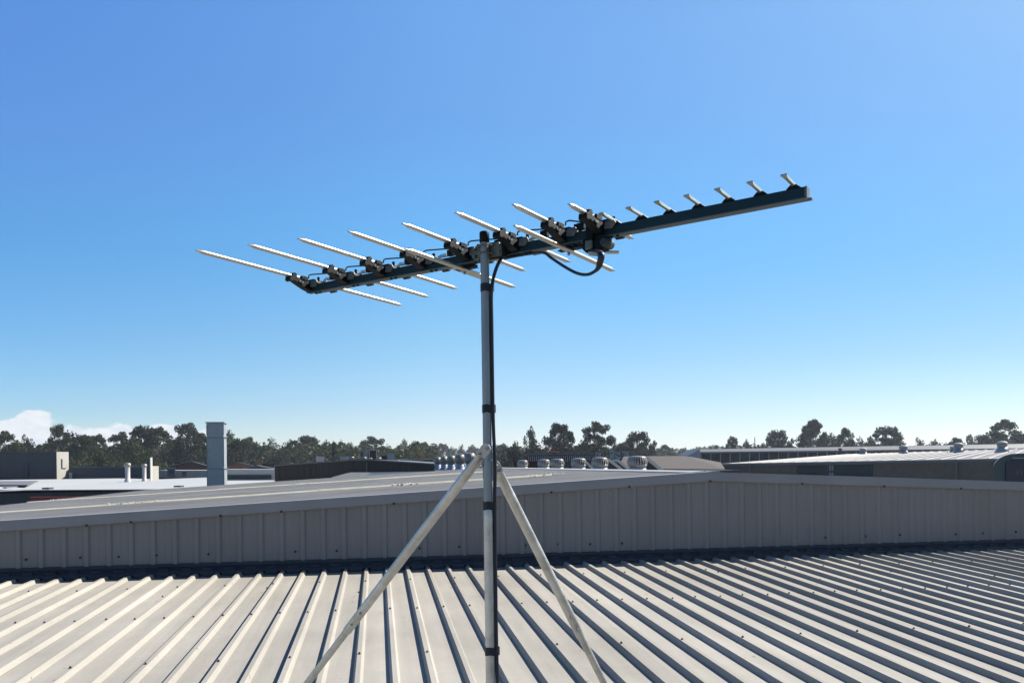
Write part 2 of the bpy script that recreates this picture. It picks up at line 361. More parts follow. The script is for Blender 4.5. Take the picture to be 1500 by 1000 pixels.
for k, (su, sv) in enumerate(spots[:100]):
    if me_s is None:
        me_s = bpy.data.meshes.new('roofing_screw'); me_s.from_pydata(sm_.v, [], sm_.f); me_s.materials.append(M['screw'])
    o = bpy.data.objects.new('roofing_screw', me_s); COL.objects.link(o); o.parent = near; o.location = B(su, sv, crest_z(sv)+.001)-ORG[near.name]
mb = MB()
for (su, sv) in spots[100:]: mb.add([p+B(su, sv, crest_z(sv)+.001) for p in sm_.v], sm_.f)
if mb.v:
    o = part(mb, 'roofing_screws', M['screw'], near); o['kind'] = 'stuff'

# ------------------------------------------------------------------ neighbouring building with the long low gable wall
VW = 8.18; UR = 3.38; ZR = -.107; SL = .0525; SR = .0435; UL = -6.6; UE = 13.5; V2 = 26.2
def top_z(u): return ZR-(SL*(UR-u) if u < UR else SR*(u-UR))
wallb = thing('gabled_warehouse', B(UR, VW, -8), 'grey ribbed gable wall and low roof rising behind the foreground roof', 'building')
mb = MB()
pr = []
k0 = int((UL-.1)/PIT)
for i in range(k0, 75):
    c = i*PIT+.06
    if c < UL+.05 or c > UE-.05: continue
    pr += [(c-.032, 0), (c-.017, -.017), (c+.017, -.017), (c+.032, 0), (c+.090, 0), (c+.094, -.002), (c+.102, -.002), (c+.106, 0)]
vs = []; fs = []
for (a, b) in pr: vs.append(B(a, VW+b, -1.3))
for (a, b) in pr: vs.append(B(a, VW+b, top_z(a)-.012))
n = len(pr); fs = [(i, i+1, i+1+n, i+n) for i in range(n-1)]
mb.add(vs, fs); part(mb, 'ribbed_wall', M['wall_paint'], wallb)
mb = MB(); mb.add([B(UL, VW+.05, -8), B(UE, VW+.05, -8), B(UE, VW+.05, top_z(UE)-.06), B(UR, VW+.05, ZR-.06), B(UL, VW+.05, top_z(UL)-.06),
                   B(UL, V2-.1, -8), B(UE, V2-.1, -8), B(UE, V2-.1, top_z(UE)-.06), B(UR, V2-.1, ZR-.06), B(UL, V2-.1, top_z(UL)-.06)],
                  [(0, 1, 2, 3, 4), (9, 8, 7, 6, 5), (0, 4, 9, 5), (1, 6, 7, 2)])
part(mb, 'outer_wall', M['slate_wall'], wallb)
# barge capping: folded strip in lengths with overlaps
mb = MB()
cuts = [UL-.1, -3.9, -2.15, .2, 3.38, 4.35, 6.6, 9.6, UE+.1]
for q, (a, b) in enumerate(zip(cuts, cuts[1:])):
    e = .0015*(q % 2)
    for (s0, s1) in ([(a, b)] if not (a < UR < b) else [(a, UR), (UR, b)]):
        s1 = s1+(.02 if s1 < UE and s1 != UR else 0)
        z0, z1 = top_z(s0), top_z(s1)
        P = [B(s0, VW-.045-e, z0-.088), B(s1, VW-.045-e, z1-.088), B(s1, VW-.036, z1-.088), B(s0, VW-.036, z0-.088),
             B(s0, VW-.045-e, z0+e), B(s1, VW-.045-e, z1+e), B(s1, VW-.036, z1+e), B(s0, VW-.036, z0+e)]
        mb.hexa(P)
        # top fold over the roof and the kick at the bottom
        mb.add([B(s0, VW-.045-e, z0+e+.001), B(s1, VW-.045-e, z1+e+.001), B(s1, VW+.11, z1+e+.001), B(s0, VW+.11, z0+e+.001),
                B(s0, VW+.11, z0-.02), B(s1, VW+.11, z1-.02)], [(0, 1, 2, 3), (3, 2, 5, 4)])
        mb.add([B(s0, VW-.045-e, z0-.088), B(s1, VW-.045-e, z1-.088), B(s1, VW-.026, z1-.100), B(s0, VW-.026, z0-.100)], [(0, 1, 2, 3)])
part(mb, 'barge_capping', M['fascia'], wallb)
# ribbed roof, ribs run from ridge to eave
mb = MB(); pr = []
v = VW+.16
while v < V2-.05:
    pr += [(v-.030, -.026), (v-.014, 0), (v+.014, 0), (v+.030, -.026)]; v += PIT
for (a, b) in ((UL-.15, UR), (UR, UE+.15)):
    for k in range(4):
        s0 = a+(b-a)*k/4; s1 = a+(b-a)*(k+1)/4
        mb.sheet(pr, s0, s1, lambda p, al: B(al, p[0], top_z(al)-.004+p[1]))
part(mb, 'roof_sheet', M['upper_roof'], wallb)
mb = MB()
for s_, a, b in ((SL, UR-.16, UR), (SR, UR, UR+.16)):
    mb.hexa([B(a, VW+.12, top_z(a)-.02), B(b, VW+.12, top_z(b)-.02), B(b, V2, top_z(b)-.02), B(a, V2, top_z(a)-.02), B(a, VW+.12, top_z(a)+.006), B(b, VW+.12, top_z(b)+.012), B(b, V2, top_z(b)+.012), B(a, V2, top_z(a)+.006)])
part(mb, 'ridge_capping', M['upper_roof'], wallb)
for vv, (ua, ub) in ((11.15, (UL-.1, 2.3)), (17.5, (UL-.1, 2.6)), ):
    mb = MB()
    brk = [ua, ua+(ub-ua)*.38, ua+(ub-ua)*.66, ub]
    for q, (a, b) in enumerate(zip(brk, brk[1:])):
        dz = .004*q
        mb.hexa([B(a, vv-.055, top_z(a)+.001), B(b+.03, vv-.055, top_z(b)+.001), B(b+.03, vv+.045, top_z(b)+.001), B(a, vv+.045, top_z(a)+.001),
                 B(a, vv-.024, top_z(a)+.013+dz), B(b+.03, vv-.024, top_z(b)+.013+dz), B(b+.03, vv+.02, top_z(b)+.013+dz), B(a, vv+.02, top_z(a)+.013+dz)])
    part(mb, 'cream_joint_strip', M['cream'], wallb)
# crumpled sealant along the joints
mb = MB()
for vv, c, w in ((11.15, -3.05, .35), (11.15, .35, .2), (17.5, -6.0, .3), (17.5, -1.5, .15), (11.15, 2.25, .25)):
    for _ in range(22):
        a = c+random.uniform(-w, w); b = vv+random.uniform(-.07, .07); r = random.uniform(.008, .022); zz = top_z(a)+.018
        P = [B(a+r*math.cos(t)*random.uniform(.6, 1.2), b+r*math.sin(t)*random.uniform(.6, 1.2), zz) for t in (0, 1.2, 2.5, 3.8, 5)]
        T = B(a, b, zz+r*.7); mb.add(P+[T], [(i, (i+1) % 5, 5) for i in range(5)])
o = part(mb, 'sealant_crumbs', M['cream'], wallb); o['kind'] = 'stuff'
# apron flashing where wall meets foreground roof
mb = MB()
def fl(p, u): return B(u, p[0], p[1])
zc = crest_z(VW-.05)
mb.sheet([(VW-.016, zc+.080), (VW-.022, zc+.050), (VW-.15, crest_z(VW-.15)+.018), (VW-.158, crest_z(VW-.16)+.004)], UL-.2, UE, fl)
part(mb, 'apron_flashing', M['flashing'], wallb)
# turned-down lugs of the flashing between the ribs
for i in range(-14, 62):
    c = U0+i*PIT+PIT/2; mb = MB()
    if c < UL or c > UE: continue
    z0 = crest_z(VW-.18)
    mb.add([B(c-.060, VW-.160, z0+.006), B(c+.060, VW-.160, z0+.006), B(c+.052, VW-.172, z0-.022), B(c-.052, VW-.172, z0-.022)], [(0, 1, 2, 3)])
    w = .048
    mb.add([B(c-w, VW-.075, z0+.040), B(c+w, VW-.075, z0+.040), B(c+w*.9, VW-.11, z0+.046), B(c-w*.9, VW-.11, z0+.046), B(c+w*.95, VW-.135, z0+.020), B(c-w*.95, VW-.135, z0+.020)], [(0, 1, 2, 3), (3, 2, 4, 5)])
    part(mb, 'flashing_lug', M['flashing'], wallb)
wscrew = screw_mesh(.008, .010, -VV); me_w = bpy.data.meshes.new('wall_screw'); me_w.from_pydata(wscrew.v, [], wscrew.f); me_w.materials.append(M['screw'])
ku_ = []
u = -3.15
while u < 8:
    ku_.append((u, crest_z(VW-.05)+.155+random.uniform(-.006, .006), VW-.003)); u += random.choice((.33, .385, .40, .46))
for u in (-2.62, -2.24, -1.45, -.9, .15, 1.1, 1.7, 2.5, 3.36, 4.37, 5.3, 6.2, 7.0): ku_.append((u, top_z(u)-.092, VW-.046))
for (u, z, v) in ku_:
    o = bpy.data.objects.new('wall_screw', me_w); COL.objects.link(o); o.parent = wallb; o.location = B(u, v, z)-ORG[wallb.name]

# ------------------------------------------------------------------ turbine vents
def vent_proto(name, loc, r, hbase, hhead, label, group, stem=.62, ball=False):
    t = thing(name, loc, label, 'roof vent', group)
    mb = MB().lathe([(r*1.15, -.05), (r*.95, hbase*.25), (r*stem, hbase*.7), (r*stem, hbase), (r*stem*.95, hbase)], loc, 24)
    part(mb, 'vent_base', M['vent_base'], t)
    mb = MB()
    nb = 22; K = 7
    zz = [hbase+hhead*k/(K-1) for k in range(K)]
    if ball: rr = [r*(.62+.38*math.sin(math.pi*(.04+.9*k/(K-1)))**.8) for k in range(K)]
    else: rr = [r*(.86+.14*math.sin(math.pi*min(1, .15+.9*k/(K-1)))) for k in range(K)]
    for j in range(nb):
        a0 = 2*math.pi*j/nb; a1 = a0+2*math.pi/nb*.72
        vs = []
        for k in range(K):
            for (a, q) in ((a0, 1.0), ((a0+a1)/2, 1.02), (a1, .90)):
                vs.append(loc+Vector((rr[k]*q*math.cos(a), rr[k]*q*math.sin(a), zz[k])))
        mb.add(vs, [(k*3+i, k*3+i+1, k*3+i+4, k*3+i+3) for k in range(K-1) for i in (0, 1)], True)
    part(mb, 'turbine_vanes', M['vent'], t)
    mb = MB().lathe([(r*.72*rr[k]/r if True else 0, zz[k]) for k in range(K)], loc, 20); part(mb, 'inner_drum', M['vent_dark'], t)
    mb = MB().lathe([(rr[-1]*1.02, zz[-1]-.012*r/.16), (rr[-1]*1.03, zz[-1]+.004), (rr[-1]*.85, zz[-1]+r*.10), (rr[-1]*.45, zz[-1]+r*.17), (rr[-1]*.02, zz[-1]+r*.19)], loc, 24)
    part(mb, 'dome_cap', M['vent'], t)
    mb = MB().lathe([(r*stem, hbase-.02), (rr[0]*1.03, hbase-.015), (rr[0]*1.04, hbase+.02), (rr[0]*.9, hbase+.022)], loc, 24)
    part(mb, 'lower_ring', M['vent'], t)
    return t
def copy_thing(t, loc, label, rotz=0, sc=1.0):
    c = t.copy(); COL.objects.link(c); c.location = loc; c.rotation_euler = (random.uniform(-.03, .03), random.uniform(-.03, .03), rotz); c.scale = (sc,)*3; c['label'] = label; ORG[c.name] = Vector(loc)
    for ch in list(t.children):
        d = ch.copy(); COL.objects.link(d); d.parent = c
    return c
def v_at(u, x): rx_ = ray(x, 680).x; return u*(UU.x-rx_*UU.y)/(rx_*VV.y-VV.x)
uv = 4.25
vx = [933.5, 878.5, 847.5, 816.5, 796.5, 765.5]
lab = ['largest silver turbine vent at the right end of the row behind the ridge', 'second turbine vent from the right, between two white slanted hatches', 'silver turbine vent third from the right in the ridge row',
       'silver turbine vent fourth from the right, before the brick wall', 'silver turbine vent fifth from the right, close behind the mast side', 'smallest silver turbine vent at the far left end before red brick']
lab[4] = 'fifth turbine vent from the right, next to the far left one'
proto = None
for q, x in enumerate(vx):
    v = v_at(uv, x); loc = B(uv, v, top_z(uv))
    if proto is None: proto = vent_proto('turbine_vent', loc, .165, .09, .135, lab[0], 'turbine vents in a row behind the ridge', .8)
    else: copy_thing(proto, loc, lab[q], q*.13)
# rear roof with a second row of tall round vents
rear = thing('rear_metal_roof', B(2, V2+.3, -8), 'low flat grey metal roof under the five round vents', 'building')
mb = MB().hexa([B(-1.2, V2+.3, -8), B(12, V2+.3, -8), B(12, 46, -8), B(-1.2, 46, -8), B(-1.2, V2+.3, -.36), B(12, V2+.3, -.30), B(12, 46, -.30), B(-1.2, 46, -.36)])
part(mb, 'wall', M['slate_wall'], rear)
mb = MB(); pr = []
v = V2+.4
while v < 46: pr += [(v-.03, -.026), (v-.014, 0), (v+.014, 0), (v+.03, -.026)]; v += .3
mb.sheet(pr, -1.4, 12.1, lambda p, al: B(al, p[0], -.21-.03*abs(al-3.1)+p[1])); part(mb, 'roof_sheet', M['upper_roof'], rear)
uv = 3.1; proto = None
lab = ['biggest round turbine vent of the five left of the mast, beside the strut', 'second biggest round vent left of the mast', 'middle one of the five round vents left of the mast', 'second smallest round vent left of the mast', 'smallest round vent at the left end of the five, by the brown wall']
for q, x in enumerate([689, 674, 661, 651, 641.5]):
    v = v_at(uv, x); loc = B(uv, v, -.21)
    if proto is None: proto = vent_proto('round_vent', loc, .205, .22, .34, lab[0], 'round vents left of the mast', .70, True)
    else: copy_thing(proto, loc, lab[q], q*.13)
# slanted white hatches beside the vents
def hatch(x0, x1, yt, yb, D, label, w=.55):
    a, b = W(x0, yt, D), W(x1, yb+2, D); base = b.z-.12
    t = thing('roof_hatch', Vector((a.x, a.y, base)), label, 'roof hatch', 'slanted roof hatches')
    mb = MB(); k = Y*w
    mb.add([Vector((a.x, a.y, base)), Vector((b.x, b.y, base)), b, a, Vector((a.x, a.y, base))+k, Vector((b.x, b.y, base))+k, b+k, a+k], [(0, 1, 2, 3), (7, 6, 5, 4), (0, 3, 7, 4), (1, 5, 6, 2)])
    part(mb, 'hatch_side', M['slate_wall'], t)  # dark colour paints in the shade on the hatch's front face
    d = (b-a).normalized(); nrm = Vector((-d.z, 0, d.x)).normalized(); nrm = nrm if nrm.z > 0 else -nrm
    mb = MB().box(a, d, Y, nrm, -.02, (b-a).length+.02, -.035, w+.03, .003, .06); part(mb, 'hatch_lid', M['white_paint'], t)
hatch(947, 967, 674, 688, 14.6, 'slanted white hatch right of the largest turbine vent')
hatch(891, 909, 675.5, 687, 17.4, 'slanted white hatch right of the second turbine vent')
hatch(904, 920, 676, 687, 18.6, 'narrow slanted grey hatch between the two largest turbine vents', .8)
hatch(858, 868, 678.5, 687, 20, 'small slanted white hatch right of the third turbine vent')

# ------------------------------------------------------------------ tall duct
D = 28.6
a = W(302.6, 720, D); b = W(326.2, 720, D); zt = W(315, 619, D).z; w = b.x-a.x
duct = thing('ventilation_duct', Vector(((a.x+b.x)/2, D, a.z)), 'tall square galvanised duct standing on the far roof edge', 'duct')
dr = Matrix.Rotation(R(8), 3, 'Z'); dx, dy = dr @ X, dr @ Y; o0 = Vector(((a.x+b.x)/2, D+w/2, 0))
H = [a.z-.8, W(315, 686, D).z, W(315, 640, D).z, zt]
for k in range(3):
    mb = MB().box(o0, dx, dy, Z, -w/2+.004*k, w/2-.004*k, -w/2+.004*k, w/2-.004*k, H[k]+(0 if k == 0 else .012), H[k+1]-.012); part(mb, 'duct_section', M['duct'], duct)
for k in (1, 2):
    mb = MB().box(o0, dx, dy, Z, -w/2-.03, w/2+.03, -w/2-.03, w/2+.03, H[k]-.0115, H[k]+.0115)
    mb.box(o0, dx, dy, Z, -w/2-.012, w/2+.012, -w/2-.012, w/2+.012, H[k]-.035, H[k]-.012); part(mb, 'flange', M['galv'], duct)
mb = MB().box(o0, dx, dy, Z, -w/2-.035, w/2+.035, -w/2-.035, w/2+.035, zt-.0115, zt+.03); part(mb, 'top_rim', M['duct'], duct)
mb = MB()
for k in range(3):
    for s in (-1, 1):
        p = o0+dx*s*(w/2+.001); mb.box(p, dx, dy, Z, -.012, .012, -w/2-.008, -w/2+.02, H[k]+.05, H[k+1]-.05)
part(mb, 'corner_seam', M['galv'], duct)
mb = MB().box(o0, dx, dy, Z, -w/2-.14, w/2+.14, -w/2-.14, w/2+.14, H[0], W(315, 712, D).z-.05); part(mb, 'flashing_collar', M['grey_roof'], duct)

# ------------------------------------------------------------------ background buildings
def bldg(name, x0, x1, yt, D, depth, wm, label, cat='building', roof=None, rise=0, yt2=None, over=.15):
    """box building whose front spans photo columns x0..x1 at D metres"""
    xm = (x0+x1)/2; a = W(x0, yt, D); b = W(x1, yt2 if yt2 is not None else yt, D)
    t = thing(name, Vector(((a.x+b.x)/2, D, 0)), label, cat)
    xi = x1 if x1 < 750 else (x0 if x0 > 750 else 750)
    k = ray(xi, 679)*depth; k.z = 0
    g = lambda p: Vector((p.x, p.y, 0))
    mb = MB().hexa([g(a), g(b), g(b)+k, g(a)+k, a, b, b+k, a+k]); part(mb, 'wall', wm, t)
    if roof:
        m = (a+b)/2+Vector((0, 0, rise)); o = Vector((over, 0, 0)); e = Vector((0, over, 0)); th = Vector((0, 0, .06)); up = Vector((0, 0, .004))
        mb = MB()
        if rise:
            mb.add([a, b, m, a+k, b+k, m+k], [(0, 1, 2), (5, 4, 3)]); part(mb, 'gable', wm, t); mb = MB()
            for p, q in ((a-o, m), (m, b+o)):
                mb.hexa([p-e+up, q-e+up, q+k+e+up, p+k+e+up, p-e+th, q-e+th, q+k+e+th, p+k+e+th])
        else:
            mb.hexa([a-o-e+up, b+o-e+up, b+o+k+e+up, a-o+k+e+up, a-o-e+th, b+o-e+th, b+o+k+e+th, a-o+k+e+th])
        part(mb, 'roof', roof, t)
    return t
def quadbox(mb, x0, x1, y0, y1, D, depth):
    a = W(x0, y1, D); b = W(x1, y1, D); c = W(x1, y0, D); d_ = W(x0, y0, D); k = ray(x1 if x1 < 750 else x0, 679)*depth; k.z = 0
    return mb.hexa([a, b, b+k, a+k, d_, c, c+k, d_+k])
def pb(name, m, t, x0, x1, y0, y1, D, depth, bevel=0):
    return part(quadbox(MB(), x0, x1, y0, y1, D, depth), name, m, t, bevel)

g0 = lambda p: Vector((p.x, p.y, 0))
# white roofed warehouse, far left
zf = -1.02
t = thing('white_roofed_warehouse', Vector((-30, 40, 0)), 'broad white flat roof over a dark wall at the left', 'building')
mb = MB(); ZW = EYE+zf
mb.hexa([Vector((-62, 36.5, 0)), Vector((-8.5, 38.5, 0)), Vector((-11.5, 76, 0)), Vector((-70, 76, 0)), Vector((-62, 36.5, ZW-.04)), Vector((-8.5, 38.5, ZW-.04)), Vector((-11.5, 76, ZW-.04)), Vector((-70, 76, ZW-.04))])
part(mb, 'wall', M['dark_blue_wall'], t)
mb = MB()
ys = [36.3, 76]; xs = [-62.5, -28.0, -25.0, -21.9, -8.3]; zs = [.05, .12, 0, .10, 0]
sk = 10
for i in range(len(xs)-1):
    a, b = xs[i], xs[i+1]
    def q(x, y, z): return Vector((x-(y-36.3)/40*.45*abs(x)*.62, y+(0.037*(x+62) if y < 40 else 0), ZW+z))
    mb.hexa([q(a, 36.3, zs[i]-.035), q(b, 36.3, zs[i+1]-.035), q(b, 76, zs[i+1]-.035), q(a, 76, zs[i]-.035), q(a, 36.3, zs[i]), q(b, 36.3, zs[i+1]), q(b, 76, zs[i+1]), q(a, 76, zs[i])])
part(mb, 'roof', M['white_roof'], t)
for (x0, y0, x1, y1) in ((0, 705, 52, 711), (4, 713.2, 22, 715)):
    pts = []
    for (x, y) in ((x0, y1), (x1-12, y1), (x1+4, y0), (x0, y0)):
        r_ = ray(x, y); s_ = (zf+.13)/r_.z; pts.append(r_*s_+Vector((0, 0, EYE)))
    mb = MB().add([p for p in pts]+[p+Z*.05 for p in pts], [(4, 5, 6, 7), (0, 1, 5, 4), (1, 2, 6, 5), (2, 3, 7, 6), (3, 0, 4, 7)]); part(mb, 'roof_skylight', M['grey_roof'], t)
pb('red_fascia', M['red_band'], t, 44, 190, 727.5, 736, 36.2, .3)
for (x, y) in ((70, 716), (262, 713)):
    r_ = ray(x, y); s_ = (zf+.12)/r_.z; p = r_*s_+Vector((0, 0, EYE)); part(MB().box(p, X, Y, Z, -.16, .16, -.2, .2, 0, .07), 'roof_patch', M['slate_wall'], t)

t = bldg('plant_room', -60, 82.6, 662, 78, 18, M['dark_blue_wall'], 'dark blue grey block with a cream end wall at the far left', roof=M['slate_wall'], over=.05)
a, b = W(82.9, 661.5, 78), W(100.5, 661.5, 80.2); k = Vector((-.3, .02, 0))
part(MB().hexa([g0(a)+k, g0(b)+k, g0(b), g0(a), a+k, b+k, b, a]), 'cream_end_wall', M['cream_wall'], t)
def onside(x): return 78*667.1/(750-x)-.02
c = [W(89.7, 672, onside(89.7)), W(90.9, 672, onside(90.9))]; d_ = [W(89.7, 686, onside(89.7)), W(90.9, 686, onside(90.9))]; k = Vector((.05, 0, 0))
part(MB().hexa([d_[0], d_[1], d_[1]+k, d_[0]+k, c[0], c[1], c[1]+k, c[0]+k]), 'conduit', M['slate_wall'], t)
c = [W(90.9, 685, onside(90.9)), W(96, 685, onside(96))]; d_ = [W(90.9, 686, onside(90.9)), W(96, 686, onside(96))]
part(MB().hexa([d_[0], d_[1], d_[1]+k, d_[0]+k, c[0], c[1], c[1]+k, c[0]+k]), 'conduit', M['slate_wall'], t)
pb('dark_door', M['blue_glass'], t, 33, 41, 677, 703, 77.9, .09)
pb('side_step', M['white_paint'], t, 101, 105.5, 693, 704, 77.9, 3)
t = bldg('long_low_shed', 106.5, 216, 684.2, 80, 14, M['slate_wall'], 'long low dark blue shed wall behind the two flue pipes', roof=M['grey_roof'], over=.05)
def flue(x, yt, yb, D, r, label):
    p = W(x, yb, D); h = W(x, yt, D).z-p.z
    t = thing('flue_pipe', p, label, 'flue', 'white flue pipes on the white roof')
    part(MB().lathe([(r*1.3, -.2), (r*1.3, .02), (r, .05), (r, h-r*1.6)], p, 18), 'pipe', M['white_paint'], t)
    part(MB().lathe([(r*.95, h-r*1.8), (r*1.35, h-r*1.5), (r*1.45, h-r*.8), (r*1.2, h-r*.25), (r*.6, h), (0.001, h+.01)], p, 18), 'cowl', M['vent'], t)
flue(187, 677.5, 703.5, 60, .17, 'taller white flue pipe with round cowl, left of the pair')
flue(211.5, 679, 702.5, 62, .14, 'shorter white flue pipe with round cowl, right of the pair')
p = W(226, 703, 64)
t = thing('white_parapet', Vector((p.x, p.y, p.z)), 'white stepped parapet with a thin tall upright beside the flue pipes', 'parapet')
a = W(222.2, 682.3, 64); zb = W(222, 704, 64).z; part(MB().box(Vector((a.x-.06, a.y, 0)), X, Y, Z, 0, .06, 0, 1.25, zb, a.z), 'parapet_block', M['cream_wall'], t)
a = W(220.3, 669.8, 63.6); part(MB().box(Vector((a.x-.05, a.y, 0)), X, Y, Z, 0, .05, 0, .36, zb, a.z), 'tall_upright', M['white_paint'], t); pb('dark_return', M['slate_wall'], t, 215.5, 220, 671, 700, 64.1, .6)
t = bldg('white_parapet_building', 232.6, 334, 689.5, 84, 15, M['white_paint'], 'long white low building left of the tall duct with small roof units', roof=M['white_roof'], over=.03)
pb('dark_strip', M['slate_wall'], t, 232.6, 334, 699.3, 700.8, 83.7, .2)  # thin dark strip along the white front
for (x0, x1, y0, y1, lb) in ((245, 257, 686, 696, 'grey square air conditioner on the white building'), (266, 274, 690, 696, 'small low air conditioner on the white building')):
    p = W((x0+x1)/2, y1, 82); tt = thing('air_conditioner', p, lb, 'air conditioner', 'rooftop air conditioners')
    pb('casing', M['grey_roof'], tt, x0, x1, y0, y1+2, 82.6, .9, .03); pb('fan_grille', M['vent_dark'], tt, x0+2, x1-3, y0+2, y1-2, 82.55, .04); pb('top_cover', M['white_paint'], tt, x0-.7, x1+.7, y0-1, y0-.05, 82.5, 1.1)
bldg('red_gabled_shed', 251, 309, 684.5, 104, 20, M['red_brown'], 'dark red gabled shed with a grey roof left of the duct', roof=M['grey_roof'], rise=.78, over=.3)
t = bldg('orange_brick_building', 327, 372, 683.2, 106, 16, M['orange_brick'], 'low orange brick building right of the duct', roof=M['grey_roof'], rise=.55, over=.3)
pb('window', M['vent_dark'], t, 350.5, 353.5, 684.5, 687, 105.9, .1)
bldg('grey_gabled_shed', 352, 402, 687.6, 72, 10, M['slate_wall'], 'small dark gabled roof behind the white walled building', roof=M['grey_roof'], rise=.32, over=.15)
t = bldg('white_walled_building', 328, 402, 688.4, 60, 10, M['white_paint'], 'white walled building with a blue grey window strip beside the duct', over=.02, roof=M['white_roof'])
pb('strip_window', M['window_blue'], t, 331, 397.5, 695.3, 701.3, 59.9, .15)
p = W(376, 679, 110)
t = bldg('distant_house', 373, 383, 675.5, 112, 6, M['orange_brick'], 'small distant ochre house between the trees', cat='house', roof=M['grey_roof'])
bldg('distant_blue_shed', 384, 424, 678, 118, 8, M['window_blue'], 'long distant blue shed among the trees', roof=M['grey_roof'], over=.4)

# dark brown gabled wall
D = 44
t = thing('brown_gabled_building', Vector((W(520, 680, D).x, D, 0)), 'long dark brown ribbed gable wall behind the roof', 'building')
pk = [(402.5, 682.3), (520, 674.2), (548, 674.6), (637, 680.5)]
top_ = [W(x, y, D) for x, y in pk]; kk = Vector((0, 16, 0)); g0 = lambda p: Vector((p.x, p.y, 0))
vs = [g0(top_[0]), g0(top_[-1])]+top_[::-1]; mb = MB(); n = len(vs)
mb.add(vs+[p+kk for p in vs], [tuple(range(n)), tuple(range(2*n-1, n-1, -1)), (0, n-1, 2*n-1, n), (1, n+1, n+2, 2)]); part(mb, 'wall', M['brown_wall'], t)
mb = MB()
for a, b in zip(top_, top_[1:]):
    e = Y*.12; mb.hexa([a-e+Z*.003, b-e+Z*.003, b+kk+Z*.003, a+kk+Z*.003, a-e+Z*.07, b-e+Z*.07, b+kk+Z*.07, a+kk+Z*.07])
part(mb, 'roof', M['grey_roof'], t)
mb = MB()
x = 408
while x < 632:
    y = 682.3-(x-402.5)*.069 if x < 520 else 674.4+max(0, x-548)*.068
    a = W(x, y+1, D-.03); mb.box(Vector((a.x, a.y, 0)), X, Y, Z, -.03, .03, 0, .05, 6.8, a.z-.02); x += 9.1
part(mb, 'cladding_rib', M['brown_wall'], t)
pb('corner_trim', M['white_paint'], t, 401.2, 402.6, 683, 704, D-.05, .3)
pb('downpipe', M['downpipe'], t, 536.2, 537.8, 677, 694, D-.12, .08)
vp = None
lab = ['round metal vent beside the white box on the brown building', 'round metal vent left of the dark framed box on the brown building', 'small round vent under the dark framed box', 'round vent just right of the dark framed box', 'lone small vent at the right end of the brown building roof']
for q, (x, yb, s) in enumerate(((516, 674.5, 1), (534, 674.5, .95), (543, 675, .8), (556, 675.5, 1), (584, 677.5, .75))):
    loc = W(x, yb, 46+q*.7)
    if vp is None: vp = vent_proto('small_vent', loc, .13, .09, .12, lab[0], 'vents on the brown building', .7, True)
    else: copy_thing(vp, loc, lab[q], q, s)
def rbox(name, x0, x1, y0, y1, D, depth, m, label, cat, trim=None, tm=None):
    p = W((x0+x1)/2, y1, D); t = thing(name, p, label, cat)
    pb('casing', m, t, x0, x1, y0, y1, D, depth, .01)
    pb('lid', tm or m, t, x0-.6, x1+.6, y0-1, y0-.1, D-.04, depth+.08)
    if trim:
        for (a, b, c, d_) in ((x0-.1, x0+1, y0, y1), (x1-1, x1+.1, y0, y1)): pb('frame', trim, t, a, b, c, d_, D-.05, .045)
    return t
rbox('equipment_box', 498, 511, 669, 675, 47, .5, M['white_paint'], 'low white box left of the vents on the brown building', 'box')
rbox('framed_vent_box', 540.5, 552, 659.5, 675, 48, .5, M['brown_wall'], 'dark brown box with a white frame on the brown building', 'box', M['white_paint'], M['white_paint'])
t = rbox('pale_vent_box', 528, 538.5, 660.5, 675, 48.6, .5, M['white_paint'], 'pale grey panel box left of the dark framed box', 'box', M['white_paint'], M['white_paint'])
pb('dark_slot', M['brown_wall'], t, 528.5, 530.8, 661.5, 668, 48.5, .05)
rbox('blue_cowl_box', 568, 577, 665, 676, 49, .5, M['vent_base'], 'pale blue cowl box right of the vents', 'box')
rbox('low_blue_box', 559.5, 567, 668.5, 676, 50, .4, M['window_blue'], 'low blue grey box beside the pale blue cowl', 'box')
rbox('white_cowl_box', 463, 475, 669, 680, 60, .6, M['white_paint'], 'pale slanted cowl on the left slope of the brown building', 'box')
t = bldg('flat_dark_building', 586, 634, 673.2, 75, 10, M['slate_wall'], 'flat dark building with a pale yellow roof edge by the vents', roof=M['cream'], over=.2)
rbox('white_roof_unit', 705, 708, 676, 687, 30, .3, M['white_paint'], 'small white unit half hidden behind the mast', 'box')

# centre right
bldg('brick_parapet', 752, 790, 677.5, 34, 3, M['red_brown'], 'dark red brick parapet behind the far left vent', over=.03, roof=M['red_brown'])
t = bldg('red_brick_building', 836, 948, 675.2, 52, 8, M['red_brown'], 'long dark red brick building behind the largest vents', over=.1, roof=M['slate_wall'])
t = bldg('grey_louvred_shed', 772, 866, 666.2, 75, 8, M['dark_blue_wall'], 'low grey shed with pale upright strips behind the vents', roof=M['grey_roof'], over=.2, yt2=664.6)
for i in range(31): pb('upright_strip', M['fascia'], t, 773.5+i*3.0, 774.7+i*3.0, 667.8-i*.05, 676, 74.9, .08)
p = W(873, 676, 60); t = thing('red_awning', W(812, 664, 74), 'small flat red cover above the grey shed', 'awning'); pb('cover', M['red_plastic'], t, 806, 819, 660.2, 661.8, 76, 3); pb('post', M['slate_wall'], t, 811, 812.5, 661.9, 666.3, 77, .3)
